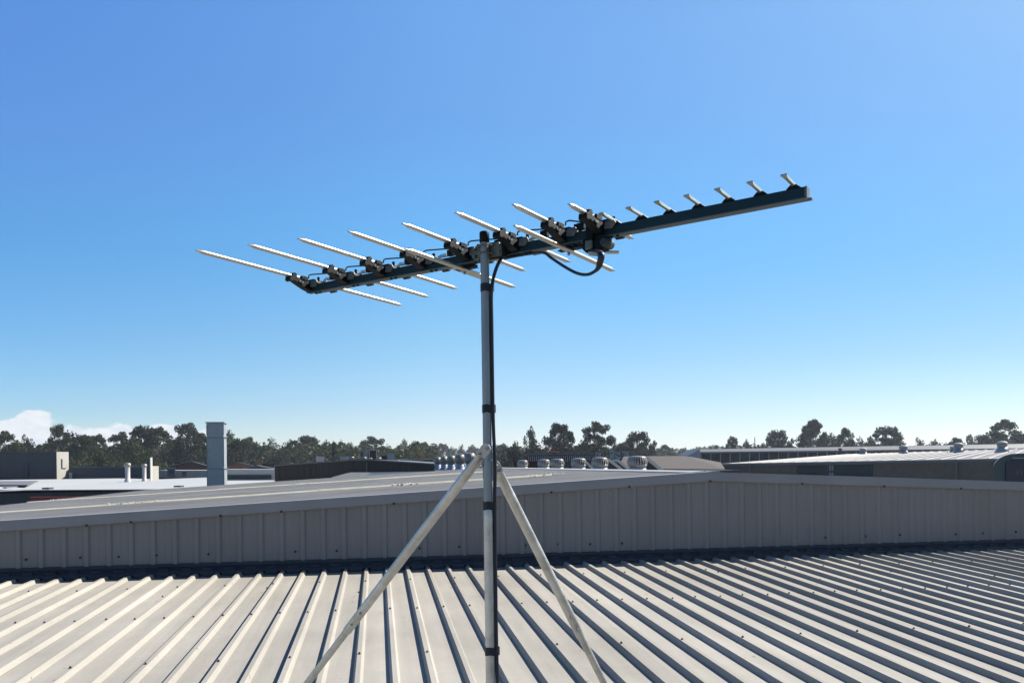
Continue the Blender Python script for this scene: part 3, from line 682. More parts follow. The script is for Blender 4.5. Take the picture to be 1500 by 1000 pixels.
for (x0, x1, y0, y1, lb) in ((873, 880, 663, 670, 'small white cowl left of the white rooftop units'), (893.5, 900, 660, 669.5, 'white rooftop unit with a dark opening'), (901.5, 909, 662.5, 669.5, 'middle white rooftop unit'), (911, 921, 661.5, 669, 'widest white rooftop unit behind the largest vent')):
    t = rbox('rooftop_unit', x0, x1, y0, y1+2, 64, .6, M['white_paint'], lb, 'rooftop unit'); t['group'] = 'white rooftop units'; pb('opening', M['vent_dark'], t, x0+1.5, x0+3.5, y0+2, y0+4.2, 63.9, .05)
t = thing('brown_roofed_building', Vector((14, 30, 0)), 'weathered brown speckled roof sloping behind the ridge', 'building')
P = [W(904, 688, 30), W(1062, 689, 30), W(1056, 678, 60), W(1004, 668.2, 62), W(914, 669, 62)]
Pg = [g0(p) for p in P]
mb = MB().add(Pg+[p-Z*.02 for p in P], [(i, (i+1) % 5, (i+1) % 5+5, i+5) for i in range(5)]); part(mb, 'wall', M['slate_wall'], t)
n = 5; mb = MB().add(P+[p+Z*.05 for p in P], [(5, 6, 7, 8, 9)]+[(i, (i+1) % 5, (i+1) % 5+5, i+5) for i in range(5)]); part(mb, 'roof', M['brown_roof'], t)
pb('ridge_edge', M['vent_dark'], t, 905, 1010, 666.6, 668.3, 62.2, .4)

# sawtooth building on the right
D = 88
t = thing('sawtooth_building', Vector((W(1250, 670, D).x, D, 0)), 'long sawtooth roof building with a band of tall dark windows', 'building')
pb('window_wall', M['slate_wall'], t, 1026, 1560, 661.8, 700, D, .3)
a, b = W(1024.5, 657.6, D), W(1560, 648.6, D); c_, d_ = W(1024.5, 662.6, D-.6), W(1560, 656.2, D-.6)
mb = MB().hexa([c_, d_, b+Y*9-Z*.6, a+Y*9-Z*.6, c_+Z*.05, d_+Z*.05, b+Y*9, a+Y*9]); mb2 = MB().hexa([c_-Z*.1, d_-Z*.1, b+Y*.6-Z*.1, a+Y*.6-Z*.1, c_+Z*.06, d_+Z*.06, b+Y*.6, a+Y*.6])
part(mb2, 'roof', M['grey_roof'], t)
for i in range(33):
    x = 1027+i*14.2; y = 663-.0132*(x-1026)
    pb('window', M['window_blue'], t, x+.9, x+13.3, y+.8, 690, D-.12, .1)
mb = MB()
for i in range(44):
    x = 1027+i*14.2; y = 662.5-.0132*(x-1026); quadbox(mb, x-.7, x+.7, y, 690, D-.18, .17)
part(mb, 'mullion', M['fascia'], t)
e1, e2, e3 = W(1006, 668, D+2), W(1025.6, 657.4, D-.3), W(1025.6, 683, D-.3); e4 = W(1006, 683, D+2)
mb = MB().add([e4, e3, e2, e1]+[q+Y*6 for q in (e4, e3, e2, e1)], [(0, 1, 2, 3), (7, 6, 5, 4), (3, 2, 6, 7), (0, 3, 7, 4)]); part(mb, 'end_wall', M['fascia'], t)
e5 = W(1025.8, 681, D-.6)
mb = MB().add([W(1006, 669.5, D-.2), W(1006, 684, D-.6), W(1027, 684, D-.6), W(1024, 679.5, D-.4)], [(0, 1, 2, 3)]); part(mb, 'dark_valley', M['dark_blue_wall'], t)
for (x, y, lb) in ((1060, 656, 'tiny white ventilator at the left of the sawtooth roof'), (1126, 655.5, 'tiny white ventilator in the middle of the sawtooth roof'), (1192, 654, 'tiny white ventilator on the sawtooth roof left of the dark post')):
    flue_p = W(x, y+2, D+1); tt = thing('roof_ventilator', flue_p, lb, 'roof vent', 'tiny vents on the sawtooth roof'); part(MB().lathe([(.12, -.1), (.12, .12), (.2, .14), (.2, .24), (.02, .32)], flue_p, 12), 'cowl', M['white_paint'], tt)

# pale roofed factory on the right
t = thing('pale_roofed_factory', Vector((28, 50, 0)), 'brown brick factory with a pale sloping roof at the right', 'building')
P = [W(1055, 679.3, 62), W(1580, 669.6, 44), W(1580, 654.5, 58), W(1500, 657.6, 60), W(1391, 660.6, 66), W(1240, 665.6, 78)]
up = Z*.10; n = 6
mb = MB().add([p-Z*.08 for p in P]+[p+Z*.02 for p in P], [(0, 5, 4, 3, 2, 1), (6, 7, 8, 9, 10, 11)]+[(i, (i+1) % n, (i+1) % n+n, i+n) for i in range(n)]); part(mb, 'roof', M['pink_roof'], t)
mb = MB()
for k in range(1, 26):
    f_ = k/26; a = P[0].lerp(P[1], f_); b = (P[5].lerp(P[2], max(0, (f_*1.0-.02)))) if f_ > .02 else P[5]
    a2 = a+Z*.022; b2 = b+Z*.022; mb.tube([a2, b2], .035, 4, False)
part(mb, 'roof_rib', M['white_paint'], t)
Fd = (P[1]-P[0]); Fd.z = 0; Fn = Fd.normalized(); ix = Vector((Fn.y, -Fn.x, 0))   # towards the viewer
ix = -ix if ix.y > 0 else ix
def onf(x):                    # point on the factory front line under photo column x
    r_ = ray(x, 675); A_ = P[0]; den = r_.x*Fd.y-r_.y*Fd.x; s_ = (A_.x*Fd.y-A_.y*Fd.x)/den; return Vector((r_.x*s_, r_.y*s_, 0)), s_
def fz(x, y):
    p, s_ = onf(x); return ray(x, y).z*s_+EYE
def fpanel(name, m, x0, x1, y0, y1, out, th):
    a, _ = onf(x0); b, _ = onf(x1)
    c = [a+ix*(out), b+ix*(out), b+ix*(out-th), a+ix*(out-th)]
    z0a, z0b, z1a, z1b = fz(x0, y0), fz(x1, y0 if not isinstance(y0, tuple) else y0[1]), fz(x0, y1), fz(x1, y1)
    V_ = [Vector((c[0].x, c[0].y, z1a)), Vector((c[1].x, c[1].y, z1b)), Vector((c[2].x, c[2].y, z1b)), Vector((c[3].x, c[3].y, z1a)), Vector((c[0].x, c[0].y, z0a)), Vector((c[1].x, c[1].y, z0b)), Vector((c[2].x, c[2].y, z0b)), Vector((c[3].x, c[3].y, z0a))]
    return part(MB().hexa(V_), name, m, t)
mb = MB().add([g0(P[0]), g0(P[1]), P[1]-Z*.1, P[0]-Z*.1, g0(P[5]), g0(P[2]), P[2]-Z*.1, P[5]-Z*.1], [(0, 1, 2, 3), (0, 3, 7, 4), (1, 5, 6, 2), (4, 7, 6, 5)]); part(mb, 'brick_wall', M['taupe_wall'], t)
def fy(x): return 679.6-(x-1055)*.0185
fa_ = []
a, b = P[0]-Z*.20, P[1]-Z*.17
mb = MB().hexa([a+ix*.16, b+ix*.16, b+ix*.02, a+ix*.02, P[0]-Z*.085+ix*.16, P[1]-Z*.085+ix*.16, P[1]-Z*.085+ix*.02, P[0]-Z*.085+ix*.02]); part(mb, 'gutter', M['downpipe'], t)
for x in (1100, 1402): fpanel('downpipe', M['downpipe'], x-1.2, x+1.6, fy(x)+2.5, 720, .14, .12)
fpanel('glazed_screen', M['green_glass'], 1167.5, 1214, 680.5, 720, .05, .04); fpanel('glazed_screen', M['green_glass'], 1221.5, 1278, 679.2, 720, .05, .04)
for x in (1215.5, 1219): fpanel('white_post', M['white_paint'], x, x+1.8, 679.8, 720, .08, .07)
fpanel('bracket', M['vent_dark'], 1215, 1223, 689, 692, .12, .03)
# ventilators on the pale factory
vp = None
lab = ['small white capped ventilator at the left end of the pale factory roof', 'second white capped ventilator on the pale factory roof', 'white capped ventilator with a twin behind it on the pale roof', 'rightmost white capped ventilator, next to the green corner']
for q, (x, yb, D, s) in enumerate(((1264.5, 665.5, 74, .85), (1323.5, 663.6, 68, .95), (1404, 661.2, 62, .95), (1468, 659.6, 57, .92))):
    loc = W(x, yb, D)
    if vp is None:
        vp = thing('capped_ventilator', loc, lab[0], 'roof vent', 'white capped ventilators on the pale factory')
        part(MB().lathe([(.50, -.15), (.50, .02), (.38, .22), (.34, .26)], loc, 4), 'square_base', M['vent_base'], vp)
        part(MB().lathe([(.27, .24), (.34, .30), (.36, .42), (.33, .50), (.26, .52)], loc, 18), 'throat', M['vent'], vp)
        part(MB().lathe([(.37, .50), (.385, .56), (.30, .64), (.16, .69), (.01, .70)], loc, 18), 'cap', M['white_paint'], vp)
        vp.scale = (.85,)*3
    else: copy_thing(vp, loc, lab[q], .2*q, s)
loc = W(1396, 661.4, 63.5); copy_thing(vp, loc, 'smaller blue grey ventilator just left of the twin', .5, .62)
loc = W(1231, 668, 80); tt = thing('dark_post', loc, 'short dark post standing behind the pale factory roof', 'post')
part(MB().lathe([(.12, -.3), (.12, .62), (.22, .64), (.2, .74), (.02, .80)], loc, 10), 'shaft', M['vent_dark'], tt)
# rounded green corner
D = 33
t = thing('rounded_corner_building', Vector((W(1500, 680, D).x, D, 0)), 'teal rounded corner building with dark blue glass at the right edge', 'building')
prof_ = []; cx, cy, rx = 1487., 693., 0
def P2(x, y): p = W(x, y, D); return (p.x, p.z)
out = [P2(1455, 720), P2(1455, 690)]
for k in range(9):
    an = math.pi-k*math.pi/16; out.append(P2(1488+33*math.cos(an), 685-21*math.sin(an)*(.75+.25*math.sin(an))))
out += [P2(1640, 660), P2(1640, 720)]; out[0] = (out[0][0], 0); out[-1] = (out[-1][0], 0)
rk = ray(1455, 679); rk.z = 0
part(MB().prism(out, Vector((0, D, 0)), X, Z, rk, 0, 7), 'curved_shell', M['teal_panel'], t)
inn = [P2(1472.5, 716), P2(1472.5, 682)]
for k in range(7):
    an = math.pi-k*math.pi/12; inn.append(P2(1481+8.5*math.cos(an), 680-8*math.sin(an)))
inn += [P2(1640, 668), P2(1640, 712)]
part(MB().prism(inn, Vector((0, D, 0)), X, Z, Y, -.05, -.004), 'glazing', M['blue_glass'], t)
pb('white_rail', M['white_paint'], t, 1483, 1640, 670, 671.2, D-.12, .06)
for x in (1489, 1492, 1496.5): pb('faint_lettering', M['downpipe'], t, x, x+.9, 689, 696, D-.07, .015)

# ------------------------------------------------------------------ trees
def make_tree_meshes(kind, seed):
    """unit tree: height 1, crown about +-.5 wide (scaled per object). returns crown, trunk MB"""
    rd = random.Random(seed); clumps = []; trunk = MB()
    if kind == 'gum':
        fork = Vector((rd.uniform(-.03, .03), 0, .46)); trunk.tube([(0, 0, 0), (fork.x*.5, 0, .2), fork], [.030, .024, .018], 7)
        n_ = rd.randint(15, 18); ga = rd.uniform(0, 6)
        for i in range(n_):
            an = ga+i*2.4; rr_ = .40*math.sqrt((i+.3)/n_); dome = .945-.33*(rr_/.46)**2.2
            c = Vector((math.cos(an)*rr_*rd.uniform(.85, 1.12), math.sin(an)*rr_*rd.uniform(.85, 1.12), dome+rd.uniform(-.045, .03)))
            mid = fork.lerp(c, .55)+Vector((0, 0, -.02)); trunk.tube([fork, mid, c], [.010, .007, .003], 5)
            for _ in range(3):
                clumps.append((c+Vector((rd.gauss(0, .045), rd.gauss(0, .045), rd.gauss(0, .015))), Vector((rd.uniform(.07, .115), rd.uniform(.07, .115), rd.uniform(.032, .052))), 1))
        for _ in range(9):
            an = rd.uniform(0, 6.28); r0_ = rd.uniform(.05, .30); clumps.append((Vector((math.cos(an)*r0_, math.sin(an)*r0_, rd.uniform(.34, .68))), Vector((.12, .12, .07)), .8))
    elif kind == 'dense':
        trunk.tube([(0, 0, 0), (0, 0, .5)], [.035, .02], 7)
        for i in range(34):
            an = rd.uniform(0, 6.28); z_ = rd.uniform(.22, .93); m_ = .42*math.sqrt(max(.04, 1-((z_-.52)/.44)**2)); rr_ = m_*rd.uniform(.25, 1)
            clumps.append((Vector((math.cos(an)*rr_, math.sin(an)*rr_, z_-.05)), Vector((rd.uniform(.09, .16),)*2+(rd.uniform(.06, .10),)), 1))
        clumps.append((Vector((0, 0, .92)), Vector((.10, .10, .07)), 1))
    elif kind == 'tall':
        trunk.tube([(0, 0, 0), (.01, 0, .5), (0, .01, .85)], [.03, .022, .01], 7)
        for i in range(40):
            an = rd.uniform(0, 6.28); z_ = rd.uniform(.40, .94); rr_ = .42*rd.uniform(.1, 1)*(1.15-z_*.5)
            clumps.append((Vector((math.cos(an)*rr_, math.sin(an)*rr_, z_)), Vector((rd.uniform(.07, .13),)*2+(rd.uniform(.04, .07),)), 1))
        clumps.append((Vector((0, 0, .95)), Vector((.08, .08, .05)), 1))
    elif kind == 'conifer':
        trunk.tube([(0, 0, 0), (0, 0, .95)], [.03, .006], 6)
        for i in range(46):
            z_ = rd.uniform(.12, .97); an = rd.uniform(0, 6.28); rr_ = .38*(1-z_)*rd.uniform(.3, 1)
            clumps.append((Vector((math.cos(an)*rr_, math.sin(an)*rr_, z_)), Vector((.07, .07, .05)), .8))
    crown = MB(); tot = 5200; wsum = sum(c[1].x*c[1].y*c[2] for c in clumps)
    vs = []; fs = []
    for (c, r_, w_) in clumps:
        n_ = max(12, int(tot*(r_.x*r_.y*w_)/wsum))
        for _ in range(n_):
            d_ = Vector((rd.gauss(0, 1), rd.gauss(0, 1), rd.gauss(0, 1))).normalized()*(rd.random()**.4)
            p = c+Vector((d_.x*r_.x, d_.y*r_.y, d_.z*r_.z)); s_ = rd.uniform(.009, .019)
            a = Vector((rd.gauss(0, 1), rd.gauss(0, 1), rd.gauss(0, .6))).normalized(); b = a.cross(Vector((rd.gauss(0, 1), rd.gauss(0, 1), rd.gauss(0, 1)))).normalized()
            o_ = len(vs); vs += [p-a*s_*1.3, p+b*s_*.7, p+a*s_*1.3, p-b*s_*.7]; fs.append((o_, o_+1, o_+2, o_+3))
    crown.add(vs, fs); 
    return crown, trunk
def mesh_of(mb, name, m):
    me = bpy.data.meshes.new(name); me.from_pydata(mb.v, [], mb.f); me.update(); me.materials.append(m)
    me.polygons.foreach_set('use_smooth', mb.sm); return me
TM = {}
for kind, seeds in (('gum', (1, 2, 3, 4)), ('dense', (5, 6, 7)), ('tall', (8, 9)), ('conifer', (10,))):
    for i, s_ in enumerate(seeds):
        c, tr = make_tree_meshes(kind, s_); TM[(kind, i)] = (c, tr)
TMM = {}
def tree_meshes(kind, i, leaf):
    k = (kind, i, leaf)
    if k not in TMM:
        c, tr = TM[(kind, i)]; TMM[k] = (mesh_of(c, 'crown', M[leaf]), mesh_of(tr, 'trunk', M['bark']))
    return TMM[k]
KN = {'gum': 'gum_tree', 'dense': 'bushy_tree', 'tall': 'tall_tree', 'conifer': 'conifer_tree'}
def tree(x, yt, wpx, D, kind, i, leaf, label, group, hmul=1):
    topz = W(x, yt, D).z; X0 = W(x, 680, D); h = topz; w = wpx/F*D/.86*(1.05 if kind == 'gum' else 1.22)
    t = thing(KN[kind], Vector((X0.x, X0.y, 0)), label, 'tree', group)
    mc, mt = tree_meshes(kind, i, leaf); rz = random.uniform(0, 6.28)
    for nm, me in (('crown', mc), ('trunk', mt)):
        o = bpy.data.objects.new(nm, me); COL.objects.link(o); o.parent = t
    t.scale = (w, w, h/.985); t.rotation_euler = (0, 0, rz)
GL, GM, GR = 'trees behind the left warehouses', 'trees behind the turbine vents', 'trees behind the sawtooth building'
left = [
 (6, 633, 54, 150, 'gum', 0, 'leaf'), (37, 636, 36, 155, 'dense', 0, 'leaf_dark'), (24, 645, 50, 112, 'dense', 1, 'leaf_green'), (68, 646, 44, 130, 'dense', 2, 'leaf'),
 (88, 623, 34, 150, 'gum', 1, 'leaf'), (103, 630, 70, 158, 'dense', 2, 'leaf_dark'), (124, 636, 46, 140, 'gum', 2, 'leaf'), (143, 634, 34, 165, 'gum', 3, 'leaf'), (152, 654, 60, 120, 'dense', 0, 'leaf_green'),
 (178, 634, 44, 160, 'gum', 0, 'leaf'), (206, 623, 50, 150, 'gum', 2, 'leaf'), (196, 640, 60, 135, 'dense', 1, 'leaf_green'), (232, 623, 44, 150, 'gum', 3, 'leaf'), (246, 634, 54, 165, 'dense', 2, 'leaf_dark'),
 (276, 621, 46, 170, 'gum', 1, 'leaf'), (262, 642, 56, 140, 'dense', 0, 'leaf_dark'), (297, 636, 50, 150, 'gum', 0, 'leaf'), (336, 630, 48, 160, 'dense', 1, 'leaf_green'), (348, 643, 50, 150, 'gum', 2, 'leaf'),
 (366, 641, 30, 190, 'gum', 1, 'leaf'), (398, 640, 46, 230, 'dense', 2, 'leaf'), (425, 643, 36, 180, 'dense', 0, 'leaf_dark'), (450, 636, 56, 180, 'gum', 3, 'leaf'), (456, 647, 60, 170, 'dense', 1, 'leaf_green'),
 (478, 644, 40, 200, 'dense', 2, 'leaf'), (489, 649, 20, 150, 'conifer', 0, 'leaf_dark'), (513, 647, 44, 190, 'dense', 0, 'leaf'), (545, 640, 48, 190, 'gum', 0, 'leaf'), (536, 647, 50, 185, 'dense', 1, 'leaf'),
 (568, 650, 50, 175, 'dense', 2, 'leaf_green'), (590, 655, 50, 165, 'dense', 0, 'leaf_green'), (613, 656, 26, 150, 'dense', 1, 'leaf_yellow'), (621, 664, 18, 140, 'dense', 2, 'leaf_yellow'), (415, 655, 60, 150, 'dense', 1, 'leaf'),
 (380, 656, 60, 165, 'dense', 2, 'leaf'), (500, 657, 50, 160, 'dense', 2, 'leaf'), (220, 655, 70, 125, 'dense', 0, 'leaf_green'), (120, 662, 44, 110, 'dense', 2, 'leaf_green'), (320, 656, 60, 150, 'dense', 1, 'leaf_dark'),
 (592, 642, 18, 330, 'dense', 1, 'leaf'), (606, 645, 20, 340, 'dense', 0, 'leaf'), (621, 648, 24, 330, 'gum', 1, 'leaf'), (637, 653, 24, 300, 'dense', 1, 'leaf'), (649, 649, 22, 360, 'gum', 2, 'leaf'), (662, 653, 20, 340, 'dense', 2, 'leaf'), (677, 650, 16, 380, 'dense', 0, 'leaf'), (692, 651, 30, 360, 'dense', 1, 'leaf')]
mid = [(733, 651, 34, 340, 'gum', 2, 'leaf'), (756, 645, 38, 110, 'dense', 0, 'leaf_dark'), (779, 625, 27, 130, 'tall', 1, 'leaf_dark'), (781, 642, 32, 128, 'dense', 1, 'leaf_dark'), (790, 648, 30, 125, 'dense', 2, 'leaf_dark'), (821, 617, 46, 135, 'gum', 3, 'leaf_dark'), (826, 632, 52, 130, 'dense', 0, 'leaf_dark'),
 (874, 619, 54, 140, 'gum', 0, 'leaf_dark'), (872, 645, 60, 130, 'dense', 1, 'leaf_dark'), (936, 631, 46, 145, 'gum', 2, 'leaf_dark'), (944, 645, 42, 138, 'dense', 2, 'leaf_dark'), (912, 649, 30, 150, 'gum', 1, 'leaf_dark'), (974, 652, 30, 260, 'gum', 1, 'leaf'), (1003, 655, 34, 280, 'dense', 0, 'leaf'), (963, 657, 30, 240, 'dense', 1, 'leaf')]
right = [(1020, 655, 30, 300, 'dense', 2, 'leaf'), (1073, 640, 22, 190, 'gum', 1, 'leaf_dark'), (1094, 643, 18, 190, 'dense', 1, 'leaf_dark'), (1106, 642, 5, 190, 'conifer', 0, 'leaf'), (1118, 648, 26, 200, 'dense', 0, 'leaf'), (1050, 652, 26, 230, 'dense', 1, 'leaf'),
 (1140, 629, 40, 170, 'gum', 2, 'leaf_dark'), (1142, 638, 44, 175, 'dense', 0, 'leaf_dark'), (1170, 640, 40, 170, 'dense', 2, 'leaf_dark'), (1192, 612, 38, 165, 'gum', 3, 'leaf_dark'), (1188, 630, 44, 170, 'gum', 0, 'leaf_dark'), (1218, 634, 46, 165, 'dense', 1, 'leaf_dark'),
 (1238, 628, 30, 170, 'gum', 1, 'leaf_dark'), (1260, 639, 36, 175, 'dense', 2, 'leaf_dark'), (1300, 624, 50, 165, 'gum', 2, 'leaf_dark'), (1302, 642, 40, 180, 'gum', 0, 'leaf_dark'), (1345, 640, 28, 190, 'dense', 0, 'leaf_dark'), (1370, 643, 26, 190, 'dense', 1, 'leaf_dark'), (1386, 647, 26, 200, 'dense', 2, 'leaf'),
 (1402, 639, 26, 190, 'gum', 3, 'leaf_dark'), (1421, 637, 14, 240, 'gum', 1, 'leaf'), (1442, 636, 34, 170, 'gum', 2, 'leaf_dark'), (1472, 616, 58, 160, 'gum', 0, 'leaf_dark'), (1468, 632, 60, 165, 'dense', 1, 'leaf_dark'), (1506, 632, 50, 165, 'gum', 3, 'leaf_dark'), (1545, 630, 60, 165, 'dense', 0, 'leaf_dark')]
DESC = {'leaf': 'olive', 'leaf_dark': 'dark green', 'leaf_green': 'bright mid green', 'leaf_yellow': 'yellow tinged'}
KD = {'gum': 'open crowned gum tree', 'dense': 'rounded bushy tree', 'tall': 'tall narrow tufted tree', 'conifer': 'pointed conifer'}
marks = [(-20, 'above the plant room'), (60, 'above the plant room end wall'), (100, 'right of the plant room'), (150, 'above the long low shed'), (187, 'behind the flue pipes'), (222, 'above the thin white upright'), (270, 'above the red gabled shed'), (300, 'just left of the tall duct'),
         (332, 'just right of the tall duct'), (372, 'above the white walled building'), (403, 'at the left end of the brown wall'), (455, 'over the left half of the brown wall'), (500, 'over the low white box'), (533, 'behind the framed box'), (570, 'behind the pale blue cowl'), (600, 'right of the cowl boxes'), (625, 'over the flat dark building'), (660, 'beyond the five round vents'), (690, 'left of the mast'),
         (733, 'just right of the mast'), (765, 'above the smallest ridge vent'), (800, 'above the grey louvred shed'), (830, 'above the third ridge vent'), (875, 'above the second largest ridge vent'), (912, 'above the white rooftop units'), (940, 'above the largest ridge vent'), (975, 'right of the largest vent'), (1010, 'at the left tip of the sawtooth roof'),
         (1060, 'over the left sawtooth ventilator'), (1090, 'over the left sawtooth roof'), (1126, 'over the middle sawtooth ventilator'), (1150, 'right of the middle sawtooth vent'), (1192, 'at the tallest right skyline'), (1231, 'above the dark post'), (1264, 'above the small left factory ventilator'), (1310, 'above the second factory ventilator'), (1350, 'between the factory ventilators'), (1402, 'above the twin factory ventilators'), (1440, 'left of the rightmost ventilator'), (1470, 'above the rightmost factory ventilator'), (1520, 'at the right edge')]
used = {}
for lst, grp in ((left, GL), (mid, GM), (right, GR)):
    for rec in lst:
        x, yt, w_, D_, kd, i_, lf = rec
        near_m = min(marks, key=lambda q: abs(q[0]-x))[1]
        size = 'tall' if yt < 634 else ('low' if yt > 650 else 'medium')
        if D_ > 220: size = 'hazy distant'
        lb = f"{size} {DESC[lf]} {KD[kd].replace('tall narrow', 'narrow')} {near_m}"
        if len(lb.split()) > 13: lb = lb.replace('rounded bushy', 'bushy').replace('bright mid', 'bright')
        k_ = used.get(lb, 0); used[lb] = k_+1
        if k_: lb = lb+(', the second one' if k_ == 1 else ', the third one')
        tree(x, yt, w_, D_, kd, i_, lf, lb, grp)
# far wooded belt and the undergrowth in front of it: nobody could count it
def belt(name, x0, x1, D, ytop, jag, n, size, leaf, seed, deep, label):
    rd = random.Random(seed); mb = MB(); vs = []; fs = []
    ph = [rd.uniform(0, 6.28) for _ in range(5)]
    def prof_y(x): return ytop+jag*(.5*math.sin(x*.045+ph[0])+.35*math.sin(x*.11+ph[1])+.3*math.sin(x*.23+ph[2])+.25*math.sin(x*.51+ph[3]))
    for _ in range(n):
        x = rd.uniform(x0, x1); d_ = D+rd.uniform(0, deep); tz = W(x, prof_y(x), d_).z; f_ = rd.random()**.6
        p = W(x, 680, d_); p.z = 1+(tz-1)*f_+rd.gauss(0, .25)
        s_ = size*rd.uniform(.6, 1.3); a = Vector((rd.gauss(0, 1), rd.gauss(0, 1), rd.gauss(0, .7))).normalized(); b = a.cross(Vector((rd.gauss(0, 1), rd.gauss(0, 1), rd.gauss(0, 1)))).normalized()
        o_ = len(vs); vs += [p-a*s_, p+b*s_*.8, p+a*s_, p-b*s_*.8]; fs.append((o_, o_+1, o_+2, o_+3))
    mb.add(vs, fs); o = mb.build(name, M[leaf]); o['kind'] = 'stuff'; return o
belt('far_woodland', -250, 1750, 520, 656.5, 3.5, 26000, 1.1, 'leaf', 3, 120, '')
belt('undergrowth', -120, 640, 152, 654, 6, 34000, .34, 'leaf', 4, 30, '')
belt('undergrowth', 715, 960, 150, 657, 5, 10000, .32, 'leaf_dark', 5, 20, '')
belt('undergrowth', 1040, 1650, 185, 652, 4, 12000, .34, 'leaf_dark', 6, 20, '')

# ------------------------------------------------------------------ mast
mx_ = lambda z: -.0720-.0000*z
MT = Vector((-.0745, 2.5, EYE+.686)); MBm = Vector((-.0700, 2.5, EYE+crest_z(2.5)-.02))
def mp(z):               # point on the mast axis at height z (rel. eye)
    f_ = (EYE+z-MBm.z)/(MT.z-MBm.z); return MBm.lerp(MT, f_)
mast = thing('antenna_mast', mp(crest_z(2.5)), 'galvanised steel mast on two struts holding up the antenna', 'mast')
part(MB().tube([mp(-.14), mp(.682)], .0132, 24), 'upper_pole', M['galv'], mast)
part(MB().tube([mp(crest_z(2.5)-.02), mp(-.125), mp(-.123)], [.0146, .0146, .0134], 24), 'lower_pole', M['galv_leg'], mast)
part(MB().tube([mp(.660), mp(.6605), mp(.688), mp(.6925), mp(.694)], [.0130, .0148, .0150, .0138, .010], 24), 'pole_cap', M['plastic'], mast)
# strut lugs and struts
L0 = mp(.045)+Vector((-.004, -.024, 0)); LE = W(450, 1000, 2.98)
ld = (LE-L0).normalized(); Lk = L0+ld*.075; tfoot = (EYE+crest_z(3.2)-L0.z)/ld.z; Lf = L0+ld*tfoot
jo = W(503, 910, 2.87); js = (jo-L0).dot(ld)
for nm, P0, dd, foot, jn, fr in (('left', L0, ld, Lf, js, 1),):
    st = part(MB().tube([P0+dd*.022, P0+dd*.055, P0+dd*.09, P0+dd*jn], [.0152]*4, 20, True, [(1.12, .20), (1.1, .7), (1, 1), (1, 1)]), 'strut', M['galv_leg'], mast)
    part(MB().tube([P0+dd*(jn-.01), P0+dd*tfoot], .0122, 18), 'strut_lower_tube', M['galv_leg'], st)
    mb = MB()
    for q in (.07, .10): mb.lathe([(.003, 0)], Vector((0, 0, 0)), 3) if False else None
    lug = MB(); s_ = dd.cross(Y).normalized(); s_ = s_
    poly = [(-.016, .0), (-.013, -.011), (0, -.017), (.013, -.011), (.016, 0), (.0155, .030), (-.0155, .030)]
    fw = s_.cross(dd).normalized()
    lug.prism([(a, b) for a, b in poly], P0, s_, dd, fw, -.0025, .0025); part(lug, 'flattened_lug', M['galv_bright'], st, .0008)
R0 = mp(-.005)+Vector((.022, .022, 0)); RE = W(885, 1000, 2.98); rd_ = (RE-R0).normalized(); tf2 = (EYE+crest_z(3.2)-R0.z)/rd_.z
jo = W(843, 923, 2.9); jn = (jo-R0).dot(rd_)
st = part(MB().tube([R0+rd_*.02, R0+rd_*.065, R0+rd_*.10, R0+rd_*jn], [.0155]*4, 20, True, [(1.25, .30), (1.15, .7), (1, 1), (1, 1)]), 'strut', M['galv_leg'], mast)
part(MB().tube([R0+rd_*(jn-.01), R0+rd_*tf2], .0125, 18), 'strut_lower_tube', M['galv_leg'], st)
s_ = rd_.cross(Y).normalized(); fw = s_.cross(rd_).normalized(); lug = MB()
lug.prism([(a*1.0, b) for a, b in [(-.016, 0), (-.013, -.011), (0, -.017), (.013, -.011), (.016, 0), (.016, .03), (-.016, .03)]], R0, s_, rd_, fw, -.0025, .0025); part(lug, 'flattened_lug', M['galv_bright'], st, .0008)
for (P0, dd, js_) in ((L0, ld, js), (R0, rd_, jn)):
    for q_ in (js_-.045, js_-.105):
        c_ = P0+dd*q_; f_ = Vector((0, -1, 0)); f_ = (f_-dd*f_.dot(dd)).normalized()
        part(MB().tube([c_-f_*.016, c_+f_*.0165], .0024, 8).tube([c_+f_*.0150, c_+f_*.0185], .0045, 6), 'strut_bolt', M['galv'], mast)
# collar bracket, bolts
cb = mp(.035)
br = MB().tube([mp(-.045), mp(.055)], .0150, 20)
part(br, 'bracket_collar', M['galv'], mast)
mb = MB()
for (c, dr_) in ((mp(.045), Vector((0, -1, 0))), (mp(.012)+Vector((.004, 0, 0)), Vector((.3, -1, 0)).normalized()), (mp(-.005), Vector((1, .6, 0)).normalized())):
    mb = MB().tube([c-dr_*.02, c+dr_*.031], .0028, 10); mb.tube([c+dr_*.027, c+dr_*.032], .0055, 6); part(mb, 'bracket_bolt', M['galv'], mast)
part(MB().prism([(-.006, -.050), (.006, -.052), (.010, .0), (.006, .030), (-.004, .035), (-.008, .01)], mp(.0)+Vector((.016, -.006, 0)), X, Z, Y, -.0015, .0015), 'bracket_plate', M['galv'], mast, .0006)
# foot plates
for p in (L0+ld*tfoot, R0+rd_*tf2, mp(crest_z(2.5))):
    part(MB().box(Vector((p.x, p.y, p.z)), X, Y, Z, -.05, .05, -.04, .04, -.028, .006), 'foot_plate', M['galv'], mast)
# little holes on the left strut
mb = MB()
for (hx, hy) in ((523, 901), (511, 916)):
    c = W(hx, hy, 2.84); mb.tube([c+Vector((0, .02, 0)), c], .0035, 8)
